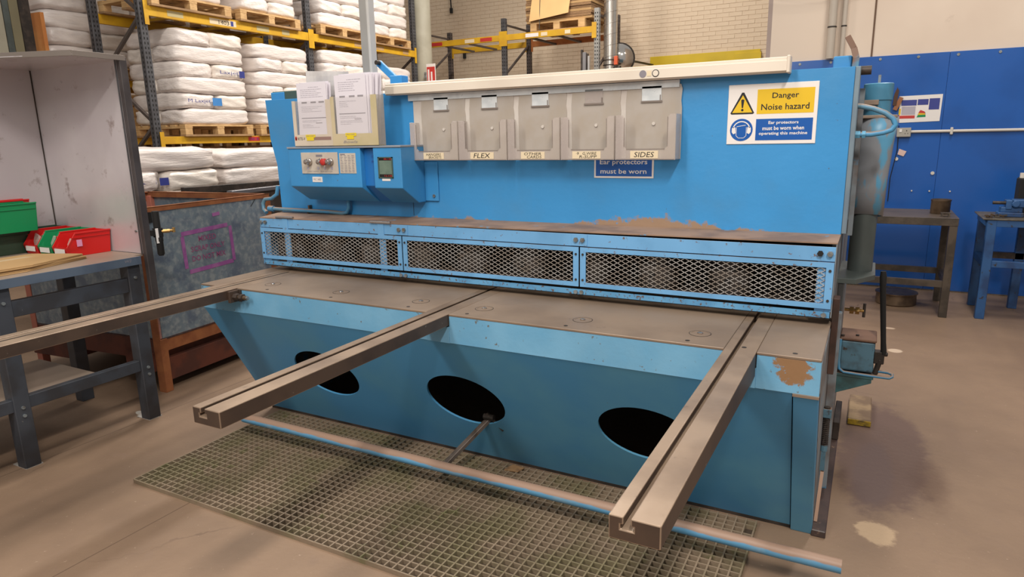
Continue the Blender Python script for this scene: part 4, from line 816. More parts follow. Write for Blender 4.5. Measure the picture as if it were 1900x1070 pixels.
# pick bins
def pbin(xa, xb, y0, y1, z0, h, m, label, front_low=0.5, contents=True, prev=None):
    t = 0.003; b = thing('storage_bin', label, 'storage bin', ((xa + xb) / 2, (y0 + y1) / 2, z0), 0, 'open fronted plastic storage bins on the bench')
    ins = 0.010
    yo = y0 + 0.05   # sides slope up from the low front lip
    for s in (0, 1):
        X0 = xb if s else xa; Xb = (xb - ins) if s else (xa + ins); dx = -t if s else t
        pts = [(Xb, y0 + 0.012, z0), (Xb, y1 - 0.008, z0), (X0, y1, z0 + h), (X0, yo, z0 + h), (X0, y0, z0 + h * 0.42)]
        obj('side_wall', MB().prism(pts, (dx, 0, 0)), m, b, 0.001)
        obj('rim', MB().bar((X0, yo, z0 + h), (X0, y1, z0 + h), 0.010, 0.008), m, b, 0.001)
        obj('rib', MB().box(min(X0, X0 + (0.003 if s else -0.003)) - 0.001, max(X0, X0 + (0.003 if s else -0.003)), y0 + 0.03, y1 - 0.01, z0 + h * 0.80, z0 + h * 0.84), m, b)
    obj('floor_panel', MB().box(xa + ins, xb - ins, y0 + 0.012, y1 - 0.008, z0, z0 + t), m, b)
    obj('rear_wall', MB().hexa([(xa + ins, y1 - 0.012, z0), (xb - ins, y1 - 0.012, z0), (xb - ins, y1 - 0.008, z0), (xa + ins, y1 - 0.008, z0)], [(xa, y1 - 0.004, z0 + h), (xb, y1 - 0.004, z0 + h), (xb, y1, z0 + h), (xa, y1, z0 + h)]), m, b)
    obj('front_lip', MB().hexa([(xa + ins, y0 + 0.010, z0), (xb - ins, y0 + 0.010, z0), (xb - ins, y0 + 0.014, z0), (xa + ins, y0 + 0.014, z0)], [(xa, y0 - 0.002, z0 + h * 0.42), (xb, y0 - 0.002, z0 + h * 0.42), (xb, y0 + 0.003, z0 + h * 0.42), (xa, y0 + 0.003, z0 + h * 0.42)]), m, b)
    obj('card_label', MB().box(xa + 0.025, xb - 0.02, y0 - 0.0035, y0 - 0.001, z0 + h * 0.14, z0 + h * 0.36), WHITE, b)
    if contents:
        for q in range(3):
            cx = random.uniform(xa + 0.035, xb - 0.035); cy = y0 + 0.05 + q * 0.06; cz = z0 + h * (0.62 + 0.35 * random.random())
            g = thing('polythene_bag', contents % ('at the front of', 'in the middle of', 'at the back of')[q] if isinstance(contents, str) else 'clear bag', 'bag', (cx, cy, z0 + 0.004), 0, 'clear polythene bags in the storage bins')
            mb = MB(); w_ = 0.028
            a_ = random.uniform(-0.4, 0.4)
            vs = [(cx - w_, cy, z0 + 0.004), (cx + w_, cy + 0.01, z0 + 0.004), (cx + w_, cy + 0.035, z0 + 0.004), (cx - w_, cy + 0.03, z0 + 0.004),
                  (cx - w_ * 1.1, cy - 0.004, z0 + h * 0.5), (cx + w_, cy, z0 + h * 0.55), (cx + w_ * 0.9, cy + 0.03, z0 + h * 0.5), (cx - w_, cy + 0.028, z0 + h * 0.55),
                  (cx - w_ * 0.4 + a_ * 0.02, cy + 0.002, cz), (cx + w_ * 0.5 + a_ * 0.02, cy + 0.004, cz - 0.012), (cx + w_ * 0.4 + a_ * 0.02, cy + 0.012, cz - 0.01), (cx - w_ * 0.3 + a_ * 0.02, cy + 0.01, cz)]
            fs = [(0, 3, 2, 1), (8, 9, 10, 11)]
            for l_ in (0, 4):
                for i in range(4): j = (i + 1) % 4; fs.append((l_ + i, l_ + j, l_ + 4 + j, l_ + 4 + i))
            mb.add(vs, fs); obj('bag_film', mb, POLY, g)
    return b
bz = BZ + 0.001
pbin(-3.765, -3.628, -0.19, 0.052, bz, 0.122, BRED, 'red open fronted storage bin nearest the bench edge with a pink tag on its side', contents='clear polythene bag %s the red bin nearest the bench edge')
pbin(-3.905, -3.772, -0.19, 0.052, bz, 0.122, BGRN, 'green open fronted storage bin between two red bins on the bench', contents='clear polythene bag %s the green bin on the bench')
pbin(-4.045, -3.912, -0.19, 0.052, bz, 0.122, BRED, 'red open fronted storage bin behind the green one on the bench', contents='clear polythene bag %s the second red bin')
tg = [o for o in bpy.data.objects if o.name == 'storage_bin'][0]
obj('pink_tag', MB().box(-3.629, -3.626, -0.135, -0.108, bz + 0.052, bz + 0.088), mat('pink_tag_card', (224, 150, 190), rough=0.5), tg)
pbin(-4.154, -4.052, -0.42, 0.052, bz, 0.122, BDGR, 'dark green storage bin on the bench under the upper bin', contents=False)
pbin(-4.085, -3.955, -0.50, -0.135, bz + 0.128, 0.150, BGRN, 'large green storage bin stacked above the dark green bin', contents=False)
pbin(-4.154, -4.09, -0.50, -0.10, bz + 0.128, 0.160, BRED, 'narrow red storage bin behind the large green upper bin', contents=False)
# cardboard sheets
for k in range(5):
    a = 0.02 * k
    pts = [(-3.60 + 0.012 * (k % 2), -0.115 - 0.012 * (4 - k) * 0.4), (-3.80, -0.30), (-3.80, -0.9), (-3.42, -0.95), (-3.425 - 0.01 * (k % 3), -0.50 - 0.006 * k), (-3.53 + 0.01 * (k % 2), -0.16)]
    pts = [(-3.52 + 0.008 * ((k * 7) % 3), -0.155 - 0.006 * k), (-3.78, -0.27 - 0.004 * k), (-3.80, -1.05), (-3.40, -1.10), (-3.405 - 0.006 * (k % 3), -0.50 + 0.008 * k)]
    c_ = thing('cardboard_sheet', ('flat brown cardboard sheet on the bench, %s of the pile' % ('bottom', 'second from the bottom', 'middle', 'second from the top', 'top')[k]), 'cardboard', (-3.62, -0.6, bz + k * 0.0062), 0, 'cardboard sheets lying on the bench')
    obj('sheet', MB().prism([(x, y, bz + k * 0.0062) for x, y in pts], (0, 0, 0.005)), CARD, c_, 0.0008)
    if k == 4: obj('pale_tape', MB().prism([(-3.70, -0.36, bz + 4 * 0.0062 + 0.005), (-3.66, -0.34, bz + 4 * 0.0062 + 0.005), (-3.64, -0.62, bz + 4 * 0.0062 + 0.005), (-3.68, -0.64, bz + 4 * 0.0062 + 0.005)], (0, 0, 0.0006)), mat('pale_parcel_tape', (206, 182, 146), rough=0.5), c_)

# ================================================================== SCRAP BIN AND STILLAGE BEHIND
ang = 0.085
sb = thing('scrap_bin', 'galvanised scrap bin on rusty legs with a purple taped stencil on its side', 'bin', (-3.625, 0.25, 0), ang)
T_ = WM[sb.name]
def LB(mb):   # coordinates local to the bin -> world
    mb.v = [tuple(T_ @ Vector(v)) for v in mb.v]; return mb
W_, D_ = 1.20, 1.02   # along -x, along +y
obj('side_panel', LB(MB().box(-0.006, 0.0, 0.02, D_, 0.33, 1.105)), SPANG, sb)
obj('side_panel', LB(MB().box(-W_, -W_ + 0.006, 0.02, D_, 0.33, 1.105)), SPANG, sb)
obj('side_panel', LB(MB().box(-W_, -0.02, 0.0, 0.006, 0.33, 1.105)), SPANG, sb)
obj('side_panel', LB(MB().box(-W_, -0.02, D_ - 0.006, D_, 0.33, 1.105)), SPANG, sb)
obj('bin_floor', LB(MB().box(-W_, 0, 0, D_, 0.33, 0.34)), RUSTD, sb)
for a in (((-W_ - .005, 0.005, -0.005, 0.035)), (-W_ - .005, 0.005, D_ - 0.03, D_ + 0.005)): obj('top_angle', LB(MB().box(a[0], a[1], a[2], a[2] + 0.006, 1.09, 1.13).box(a[0], a[1], a[2], a[3], 1.124, 1.13)), RUST, sb)
obj('top_angle', LB(MB().box(-0.03, 0.006, 0.0, D_, 1.124, 1.13).box(0.0, 0.006, 0.0, D_, 1.102, 1.13)), RUST, sb)
obj('top_angle', LB(MB().box(-W_ - 0.005, -W_ + 0.03, 0.0, D_, 1.124, 1.13).box(-W_ + 0.006, -W_ + 0.01, 0, D_, 1.06, 1.13)), RUST, sb)
for x in (-0.05, -W_):
    for y in (-0.005, D_ - 0.04): obj('leg', LB(MB().box(x, x + 0.055, y, y + 0.05, 0, 1.1 if (y > 0.1 or x < -1) else 0.335)), RUST if x > -1 else mat('salmon_leg_paint', (198, 120, 100), rough=0.6), sb, 0.002)
obj('leg', LB(MB().box(-0.055, 0.004, -0.006, 0.0, 0, 1.1)), RUST, sb)
obj('base_channel', LB(MB().box(-0.05, -0.005, 0.05, D_, 0.255, 0.33)), RUST, sb)
obj('base_channel', LB(MB().box(-W_, -0.06, 0.0, 0.04, 0.20, 0.33)), RUSTD, sb)
obj('fork_channel', LB(MB().box(-0.30, -0.06, -0.02, D_, 0.13, 0.25).box(-W_, -0.8, -0.02, D_, 0.13, 0.25)), RUSTD, sb, 0.002)
obj('skid_rail', LB(MB().box(-0.06, -0.02, 0.05, D_ + 0.1, 0.06, 0.20)), RUSTD, sb, 0.002)
# purple tape and stencil on the +x side (plane local x=0)
def TP(y0, z0, y1, z1, w): return LB(MB().bar((0.0015, y0, z0), (0.0015, y1, z1), 0.001, w, up=(0, -(z1 - z0), (y1 - y0))))
a0, a1, zb_, zt_ = 0.245, 0.635, 0.705, 0.958
for (p, q) in (((a0, zt_ - 0.015), (a1 - 0.02, zt_)), ((a1, zt_ - 0.01), (a1 + 0.008, zb_ + 0.01)), ((a1, zb_ + 0.008), (a0 + 0.03, zb_ - 0.004)), ((a0 + 0.012, zb_ + 0.02), (a0 + 0.004, zt_ - 0.03))):
    obj('purple_tape', TP(p[0], p[1], q[0], q[1], 0.026), TAPE, sb)
obj('purple_tape', TP(0.50, 1.035, 0.56, 1.040, 0.022), TAPE, sb)
yy = T_.to_3x3() @ Vector((0, 1, 0))
for s, y, z, ww in (('MIXED', 0.44, 0.882, 0.14), ('SCRAP ONLY', 0.44, 0.822, 0.27), ('DO NOT MIX', 0.44, 0.762, 0.27)):
    text(s, T_ @ Vector((0.0015, y, z)), yy, Z, 0.034, PINKM, sb, width=ww, align='CENTER', bold=0.01)
obj('pen_mark', TP(0.84, 1.055, 0.885, 1.10, 0.004), BLACK, sb)
obj('hinge_block', LB(MB().box(-0.02, 0.012, 0.02, 0.05, 1.04, 1.10)), BLACK, sb)
# second container: dark steel stillage with channel rims
st = thing('steel_stillage', 'dark steel stillage with channel rims standing behind the scrap bin', 'stillage', (-4.45, 1.9, 0))
obj('front_rim', MB().bar((-4.12, 1.27, 1.125), (-4.26, 2.2, 1.125), 0.05, 0.03), mat('dull_blue_rim', (108, 108, 114), rough=0.4, metal=0.4), st, 0.003)
obj('rear_rim', MB().bar((-4.80, 1.38, 1.115), (-4.70, 2.3, 1.115), 0.05, 0.06), DARK, st, 0.003)
obj('front_wall', MB().bar((-4.13, 1.29, 0.62), (-4.26, 2.2, 0.62), 0.01, 0.98), DARK, st)
obj('rear_wall', MB().bar((-4.80, 1.38, 0.62), (-4.70, 2.3, 0.62), 0.01, 0.98), DARK, st)
obj('end_wall', MB().box(-4.79, -4.14, 1.35, 1.36, 0.13, 1.08), DARK, st)
obj('end_rim', MB().bar((-4.80, 1.37, 1.10), (-4.14, 1.31, 1.10), 0.03, 0.03), RUST, st)
for x, y in ((-4.78, 1.42), (-4.18, 1.36), (-4.72, 2.22), (-4.28, 2.15)): obj('leg', MB().box(x - 0.03, x + 0.03, y - 0.03, y + 0.03, 0, 0.15), DARK, st)

# ================================================================== SACKS AND PALLETS
BAGV = []
def bagmesh(seed):
    rnd = random.Random(seed); me = bpy.data.meshes.new('sack'); bm = bmesh.new(); bmesh.ops.create_cube(bm, size=2.0)
    bmesh.ops.subdivide_edges(bm, edges=bm.edges[:], cuts=7, use_grid_fill=True)
    ph = [rnd.uniform(0, 6.28) for _ in range(8)]
    for v in bm.verts:
        x, y, z = v.co
        # pillow: superellipse on all axes
        px, py, pz = (abs(x) ** 6, abs(y) ** 6, abs(z) ** 4)
        k = 1 / max(1e-6, (abs(x) ** 11 + abs(y) ** 11 + abs(z) ** 8)) ** (1 / 9)
        k = min(1.0, k)
        X_, Y_, Z_ = x * k, y * k, z * k
        f = 1 - 0.07 * abs(x) ** 4 - 0.03 * abs(y) ** 6     # flatter towards the ends
        Z_ *= f
        n = 0.035 * math.sin(5 * x + ph[0]) * math.sin(4 * y + ph[1]) + 0.02 * math.sin(11 * x + 3 * z + ph[2]) + 0.02 * math.sin(9 * y + 4 * z + ph[3])
        Z_ += n * 1.6 * (1 if abs(z) > 0.5 else 0.5); Y_ += 0.018 * math.sin(6 * x + 5 * z + ph[4]) + 0.010 * math.sin(14 * x + ph[6]); X_ += 0.012 * math.sin(5 * y + 6 * z + ph[5])
        v.co = (X_ * 0.5, Y_ * 0.5, Z_ * 0.5)
    bm.to_mesh(me); bm.free(); me.shade_smooth(); me.materials.append(BAGM if seed % 2 else BAGM2); return me
BAGV = [bagmesh(s) for s in range(6)]
ORD = ['bottom', 'second', 'third', 'fourth', 'fifth', 'sixth', 'seventh', 'eighth', 'ninth', 'tenth', 'eleventh']
ORD2 = ['lowest', 'second', 'third', 'fourth', 'fifth', 'sixth', 'seventh', 'eighth', 'ninth', 'tenth', 'eleventh', 'twelfth', 'thirteenth', 'fourteenth', 'fifteenth']
NB = [0]
def sack(cx, cy, z0, lx, ly, h, label, group, rz=0.0):
    o = bpy.data.objects.new('sack', BAGV[NB[0] % 6]); NB[0] += 1; COL.objects.link(o)
    if lx >= ly: o.scale = (lx * 1.02, ly * 1.03, h * 1.10)
    else: o.scale = (ly * 1.02, lx * 1.03, h * 1.10); rz += math.pi / 2
    o.location = (cx, cy, z0 + h / 2); o.rotation_euler = (random.uniform(-0.012, 0.012), random.uniform(-0.012, 0.012), rz + random.uniform(-0.02, 0.02) + (math.pi if random.random() < 0.5 else 0))
    tag(o, label, 'sack', group); WM[o.name] = Matrix.Translation(o.location)
    return o
def stack(xf, y0, dx, dy, z0, n, h, where, group, first=0, xdeep=True):
    """sacks on a pallet whose front is the plane x=xf; alternate layers"""
    out = {}
    for k in range(n):
        lay = ORD[k] if k < len(ORD) else 'upper'
        j = random.uniform(-0.012, 0.012)
        if (k + first) % 2 == 0:   # one long sack along the front, another behind
            out[(k, 'f')] = sack(xf - dx * 0.25 + j, y0 + dy / 2, z0 + k * h, dx * 0.5, dy, h, 'white sack lying along the front of the %s layer, %s' % (lay, where), group)
            out[(k, 'b')] = sack(xf - dx * 0.75 + j, y0 + dy / 2, z0 + k * h, dx * 0.5, dy, h, 'white sack lying along the back of the %s layer, %s' % (lay, where), group)
        else:
            out[(k, 'l')] = sack(xf - dx * 0.5 + j, y0 + dy * 0.25, z0 + k * h, dx, dy * 0.5, h, 'white sack end-on, left of the %s layer, %s' % (lay, where), group)
            out[(k, 'r')] = sack(xf - dx * 0.5 + j, y0 + dy * 0.75, z0 + k * h, dx, dy * 0.5, h, 'white sack end-on, right of the %s layer, %s' % (lay, where), group)
    return out
def pallet(xf, y0, dx, dy, z0, label, group, h=0.135):
    p = thing('pallet', label, 'pallet', (xf - dx / 2, y0 + dy / 2, z0), 0, group)
    t = h * 0.16; bh_ = h - 3 * t
    for k in range(6):
        a = k * (dx - 0.1) / 5; obj('deck_board', MB().box(xf - dx + a, xf - dx + a + 0.1, y0, y0 + dy, z0 + h - t, z0 + h), WOOD, p, 0.002)
    for yy_ in (y0, y0 + dy / 2 - 0.05, y0 + dy - 0.10):
        obj('bearer', MB().box(xf - dx, xf, yy_, yy_ + 0.10, z0 + h - 2 * t, z0 + h - t), WOOD, p)
        for xx_ in (xf - dx, xf - dx / 2 - 0.05, xf - 0.10): obj('block', MB().box(xx_ + 0.002, xx_ + 0.098, yy_ + 0.003, yy_ + 0.097, z0 + t, z0 + h - 2 * t), WOOD, p, 0.001)
    for xx_ in (xf - dx, xf - dx / 2 - 0.05, xf - 0.10): obj('base_board', MB().box(xx_, xx_ + 0.10, y0, y0 + dy, z0, z0 + t), WOODD, p)
    return p
RX = -7.0
# --- rack 1
rk = thing('pallet_rack', 'tall pallet rack with yellow beams and perforated grey uprights along the left', 'rack', (RX - 0.45, 5.2, 0))
def upright(x, y, z1, m=RGREY, par=None, w=0.085, d=0.07, faces='x', pitch=0.05, hw=0.012, z0=0.0, hz0=1.3):
    u = obj('upright', MB().box(x - d, x, y - w / 2, y + w / 2, z0, z1), m, par, 0.003)
    s = MB(); z = hz0
    while z < z1 - 0.03:
        if faces == 'x':
            for yo in (-0.018, 0.018): s.box(x, x + 0.0015, y + yo - hw / 2, y + yo + hw / 2, z, z + 0.024)
            s.box(x - d * 0.55, x - d * 0.35, y - w / 2 - 0.0015, y - w / 2, z, z + 0.024)
        else:
            for xo in (-0.02, 0.02): s.box(x - d / 2 + xo - hw / 2, x - d / 2 + xo + hw / 2, y - w / 2 - 0.0015, y - w / 2, z, z + 0.024)
            s.box(x, x + 0.0015, y - 0.01, y + 0.01, z, z + 0.024)
        z += pitch
    so_ = obj('slot_row', s, BLACK, u); so_['kind'] = 'stuff'
    return u
HR = 4.6
UY = (2.77, 5.25, 7.73)
for y in UY:
    upright(RX, y, HR, par=rk); upright(RX - 0.85, y, HR, par=rk)
    z = 0.55; s_ = 1
    while z < 4.3:
        a, b = ((RX - 0.03, y, z), (RX - 0.83, y, z + 0.58)) if s_ > 0 else ((RX - 0.83, y, z), (RX - 0.03, y, z + 0.58))
        obj('brace', MB().bar(a, b, 0.03, 0.035, up=(0, 1, 0)), RDARK, rk); z += 0.58; s_ = -s_
def beam(y0, y1, z, x, par, m=RYEL, h=0.105, conn=True):
    b = obj('beam', MB().box(x - 0.045, x, y0, y1, z - h, z), m, par, 0.003)
    if conn:
        for yy_, s in ((y0, 1), (y1, -1)):
            obj('beam_connector', MB().box(x, x + 0.006, yy_ - 0.045 if s > 0 else yy_ - 0.005, yy_ + 0.005 if s > 0 else yy_ + 0.045, z - 0.20, z + 0.05), m, b)
    return b
BH = 2.955; BL = 1.572
for a, b in ((UY[0], UY[1]), (UY[1], UY[2])):
    for x in (RX + 0.02, RX - 0.87): beam(a + 0.045, b - 0.045, BH, x, rk); beam(a + 0.045, b - 0.045, BL if a < 5 else BL - 0.02, x, rk, h=0.085)
    for yy_ in (a + 0.5, a + 1.3, a + 2.0): obj('cross_tie', MB().box(RX - 0.85, RX, yy_, yy_ + 0.05, BH - 0.05, BH - 0.02), RYEL, rk)
bms = [o for o in bpy.data.objects if o.name.startswith('beam') and not o.name.startswith('beam_c')]
fb = bms[0]
obj('beam_label', MB().box(RX + 0.02, RX + 0.0215, 3.60, 3.98, BH - 0.085, BH - 0.02), LABEL, fb); text('1403', (RX + 0.022, 3.80, BH - 0.075), Y, Z, 0.042, INK, fb, width=0.15, align='CENTER'); obj('beam_label', MB().box(RX + 0.0215, RX + 0.022, 3.90, 3.94, BH - 0.08, BH - 0.025), NAVY, fb)
for a, b in ((3.05, 3.25), (4.30, 4.50), (4.72, 4.85)): obj('beam_label', MB().box(RX + 0.02, RX + 0.0215, a, b, BH - 0.08, BH - 0.02), mat('faded_label', (190, 176, 130), rough=0.5), fb)
fb2 = bms[4] if len(bms) > 4 else fb
for a, b in ((6.15, 6.4), (6.65, 6.85), (7.35, 7.5)): obj('beam_label', MB().box(RX + 0.02, RX + 0.0215, a, b, BH - 0.08, BH - 0.02), CARD, fb2)
obj('beam_label', MB().box(RX + 0.02, RX + 0.0215, 3.99, 4.17, BL - 0.065, BL - 0.012), PRED, bms[1]); text('1401 B', (RX + 0.022, 4.08, BL - 0.055), Y, Z, 0.03, NAVY, bms[1], width=0.13, align='CENTER')
# lower shelf stock
GP = 'wrapped white sacks stacked on pallets'
pallet(RX + 0.06, 3.07, 0.95, 0.98, BL, 'pine pallet under the tallest visible sack stack on the lower rack shelf', 'pine pallets on the rack')
S1 = stack(RX + 0.05, 3.09, 0.93, 0.93, BL + 0.135, 6, 0.177, 'left stack, lower rack shelf', GP, first=0)
pallet(RX + 0.06, 4.17, 0.95, 0.98, BL, 'pine pallet under the second sack stack on the lower rack shelf', 'pine pallets on the rack')
stack(RX + 0.05, 4.20, 0.93, 0.93, BL + 0.135, 6, 0.168, 'second stack, lower rack shelf', GP, first=1)
pallet(RX + 0.04, 5.42, 0.95, 0.98, BL - 0.02, 'pine pallet on the lower rack shelf behind the papers', 'pine pallets on the rack')
stack(RX + 0.03, 5.45, 0.93, 0.93, BL + 0.115, 6, 0.18, 'third stack, lower rack shelf', GP, first=1)
pallet(RX + 0.04, 6.60, 0.95, 0.98, BL - 0.02, 'pine pallet at the far end of the lower rack shelf', 'pine pallets on the rack')
stack(RX + 0.03, 6.63, 0.93, 0.93, BL + 0.115, 5, 0.19, 'farthest stack, lower rack shelf', GP, first=0)
# upper shelf stock
for y0, nm, n in ((2.72, 'leftmost', 4), (4.02, 'second', 4), (5.40, 'third', 4), (6.52, 'farthest', 4)):
    yy0 = y0 if y0 > 2.8 else 2.84
    pallet(RX + 0.07, yy0, 0.95, 1.0 if y0 > 2.8 else 1.05, BH, '%s pine pallet on the upper rack shelf' % nm, 'pine pallets on the rack')
    stack(RX + 0.04, yy0 + 0.05, 0.90, 0.92, BH + 0.137, n, 0.175, '%s stack, upper rack shelf' % nm, GP, first=(1 if nm in ('second', 'farthest') else 0))
# prints on sacks
def patch(y0, y1, z0, z1, x, m, par): return obj('print', MB().box(x, x + 0.0012, y0, y1, z0, z1), m, par)
XF = RX + 0.075
def prt(k, s, y, z, w_, h_, m, sq=None):
    so_ = S1.get(k)
    if not so_: return
    WMs = WM[so_.name]
    me_p = thing('tmp', '', '', (0, 0, 0)) if False else None
zz0 = BL + 0.135
def on_sack(o, s, y, z, w_, h_, m, x=XF):
    """lettering on the sack face, parented to the (scaled) sack"""
    h_o = bpy.data.objects.new('tmp_root', None); COL.objects.link(h_o); WM[h_o.name] = Matrix.Identity(4)
    t = text(s, (x, y, z), (0, 1, 0), Z, h_, m, h_o, width=w_)
    bpy.context.view_layer.update()
    mw = o.matrix_world.copy(); t.parent = o; t.matrix_parent_inverse = mw.inverted(); t.name = 'lettering'; WM[t.name] = WM[h_o.name]
    bpy.data.objects.remove(h_o)
    return t
def on_patch(o, y0, y1, z0, z1, m, x=XF):
    me = bpy.data.meshes.new('print'); me.from_pydata([(x, y0, z0), (x, y1, z0), (x, y1, z1), (x, y0, z1)], [], [(0, 1, 2, 3)]); me.materials.append(m)
    t = bpy.data.objects.new('printed_patch', me); COL.objects.link(t); bpy.context.view_layer.update(); t.parent = o; t.matrix_parent_inverse = o.matrix_world.inverted(); return t
on_sack(S1[(3, 'r')], 'Laxjet', 3.62, zz0 + 3 * 0.177 + 0.05, 0.27, 0.05, NAVY, XF + 0.005); on_patch(S1[(3, 'r')], 3.90, 3.98, zz0 + 3 * 0.177 + 0.03, zz0 + 3 * 0.177 + 0.11, NAVY, XF + 0.005)
on_sack(S1[(1, 'l')], 'M Laxjet', 3.14, zz0 + 0.177 + 0.06, 0.30, 0.05, NAVY, XF + 0.004); on_patch(S1[(1, 'l')], 3.47, 3.60, zz0 + 0.177 + 0.04, zz0 + 0.177 + 0.13, mat('light_blue_label', (70, 140, 210), rough=0.5), XF + 0.004)
# ground level sacks in front of the rack
GX = -4.95; GG = 'large white sacks stacked on the ground behind the bins'
pallet(GX, 0.82, 1.1, 1.06, 0.0, 'pallet on the floor hidden behind the scrap bin', 'pallets on the floor')
pallet(GX, 2.0, 1.1, 1.2, 0.0, 'pallet on the floor hidden behind the steel stillage', 'pallets on the floor')
GA = {}
zz = 0.135; hL = [0.205] * 4 + [0.17]
for k in range(6):
    hh = (0.245, 0.245, 0.245, 0.245, 0.168, 0.172)[k]; L_ = ORD[k]
    if k == 5 - 0: sack(GX - 0.28, 1.30, zz, 0.56, 1.12, hh, 'wide white sack lying on top of the left ground stack', GG); sack(GX - 0.84, 1.30, zz, 0.54, 1.1, hh, 'white sack at the back of the top layer, left ground stack', GG)
    else:
        GA[(k, 'l')] = sack(GX - 0.55, 1.05, zz, 1.1, 0.56, hh, 'white sack end-on, left of the %s layer, left ground stack' % L_, GG); sack(GX - 0.55, 1.60, zz, 1.1, 0.55, hh, 'white sack end-on, right of the %s layer, left ground stack' % L_, GG)
    zz += hh
on_sack(GA[(4, 'l')], 'Laxj', 1.10, 1.175, 0.16, 0.035, NAVY, GX + 0.012); on_patch(GA[(4, 'l')], 1.29, 1.37, 1.165, 1.225, NAVY, GX + 0.012)
zz = 0.135
for k in range(6):
    hh = (0.245, 0.245, 0.245, 0.245, 0.155, 0.155)[k]; L_ = ORD[k]
    sack(GX - 0.28, 2.50, zz, 0.56, 1.05, hh, 'white sack at the front of the %s layer, right ground stack' % L_, GG); sack(GX - 0.84, 2.50, zz, 0.54, 1.05, hh, 'white sack at the back of the %s layer, right ground stack' % L_, GG)
    zz += hh
# back row of sacks behind the rack (seen over the booth)
for (xf, y0, nm, n, z0) in ((-8.5, 2.56, 'nearer', 5, 2.45), (-8.5, 3.72, 'middle', 5, 2.45), (-8.5, 4.90, 'third', 5, 2.45)):
    pallet(xf, y0, 1.0, 1.1, z0 - 0.135, '%s raised pallet behind the rack' % nm, 'raised pallets behind the rack')
    stack(xf, y0 + 0.02, 1.0, 1.08, z0, n, 0.2, '%s stack behind the rack' % nm, 'white sacks stacked behind the rack')
rk3 = thing('pallet_rack', 'second grey rack row holding the sacks behind the front rack', 'rack', (-9.0, 4.3, 0))
for y, hh in ((2.55, 2.31), (6.05, 2.31)):
    upright(-8.55, y, hh, RDARK, rk3); upright(-9.5, y, hh, RDARK, rk3)
for x in (-8.56, -9.48): beam(2.52, 6.05, 2.31, x, rk3, h=0.09, conn=False)
pp = pallet(-8.65, 2.62, 1.0, 1.05, 0.0, 'empty pallet at the bottom of the near pile behind the rack', 'empty pallets piled behind the rack', h=0.14)
for pi, (yy0, nm) in enumerate(((0, 'near'), (1.2, 'middle'), (2.4, 'far'))):
    for k in range(15):
        if pi == 0 and k == 0: continue
        if pi and k > 11: continue
        copy_tree(pp, (random.uniform(-0.03, 0.03), yy0 + random.uniform(-0.02, 0.02), k * 0.142), None, 'empty pine pallet, %s from the floor, %s pile behind the rack' % (ORD2[k], nm))
ob = thing('orange_board', 'tall orange edged board standing left of the rear sack stack', 'board', (-8.5, 2.4, 0))
obj('board', MB().hexa([(-8.9, 2.34, 0), (-8.25, 2.40, 0), (-8.25, 2.44, 0), (-8.9, 2.38, 0)], [(-8.9, 2.34, 2.95), (-8.25, 2.40, 2.95), (-8.25, 2.44, 2.95), (-8.9, 2.38, 2.95)]), ORNG, ob)
db_ = thing('dark_drapes', 'dark hanging strips and pale posts at the far left above the booth', 'curtain', (-8.3, 2.05, 0))
for k, (x, y, wv, mm) in enumerate(((-8.3, 2.275, 0.11, DARK), (-8.3, 2.165, 0.09, mat('olive_strip', (124, 116, 90), rough=0.6)), (-8.3, 2.085, 0.06, GREYP), (-8.3, 1.98, 0.13, COLM), (-8.3, 1.84, 0.12, DARK))):
    obj('strip', MB().box(x - 0.02, x, y - wv / 2, y + wv / 2, 0.0, 4.2), mm, db_)

# --- rack 2 against the far wall
r2 = thing('pallet_rack', 'small yellow beamed rack in front of the far painted brick wall', 'rack', (-6.0, 9.5, 0))
for x in (-7.75, -5.95, -4.18):
    upright(x + 0.04, 9.0, 3.55, RGREY if x < -5 else mat('pale_upright', (150, 148, 144), rough=0.5), r2, faces='y', hz0=2.2, w=0.08, d=0.085, pitch=0.06, hw=0.016)
    upright(x + 0.04, 10.0, 3.58, RDARK, r2, faces='y', hz0=2.2, w=0.08, d=0.085, pitch=0.06, hw=0.016)
    for z, s in ((1.4, 1), (2.0, -1), (2.6, 1), (3.45, 0)):
        a, b = ((x, 9.02, z), (x, 9.98, z + 0.6 * abs(s)));
        if s < 0: a, b = (x, 9.98, z), (x, 9.02, z + 0.6)
        obj('brace', MB().bar(a, b, 0.03, 0.035, up=(1, 0, 0)), RDARK, r2)
for xa, xb in ((-7.71, -5.99), (-5.91, -4.22)):
    for y, mm in ((8.95, RYEL), (10.0, RYEL if xa < -7 else RORG)):
        b_ = obj('beam', MB().box(xa, xb, y, y + 0.045, 3.17, 3.27), mm, r2, 0.002)
        for x_ in (xa, xb): obj('beam_connector', MB().box(x_ - 0.04, x_ + 0.04, y - 0.006, y, 3.08, 3.33), mm, b_)
    for q in (0.3, 0.6): obj('cross_tie', MB().bar((xa + q * (xb - xa), 9.0, 3.18), (xa + q * (xb - xa), 10.0, 3.18), 0.05, 0.03), RDARK, r2)
obj('beam', MB().box(-4.14, -3.3, 9.98, 10.02, 2.56, 2.68), RYEL, r2)
for x0_, x1_, mm in ((-7.5, -7.25, PRED), (-6.75, -6.55, LABEL), (-6.42, -6.18, PRED), (-5.5, -5.25, WHITE), (-5.2, -5.08, LABEL), (-4.75, -4.65, LABEL)):
    obj('beam_label', MB().box(x0_, x1_, 8.946, 8.95, 3.19, 3.25), mm, r2)
p2 = thing('pallet', 'pine pallet carrying flattened cartons on the far rack', 'pallet', (-4.9, 9.45, 3.27), 0, 'pine pallets on the rack')
for k in range(6): obj('deck_board', MB().box(-5.42, -4.40, 8.98 + k * 0.17, 9.08 + k * 0.17, 3.40, 3.42), WOOD, p2)
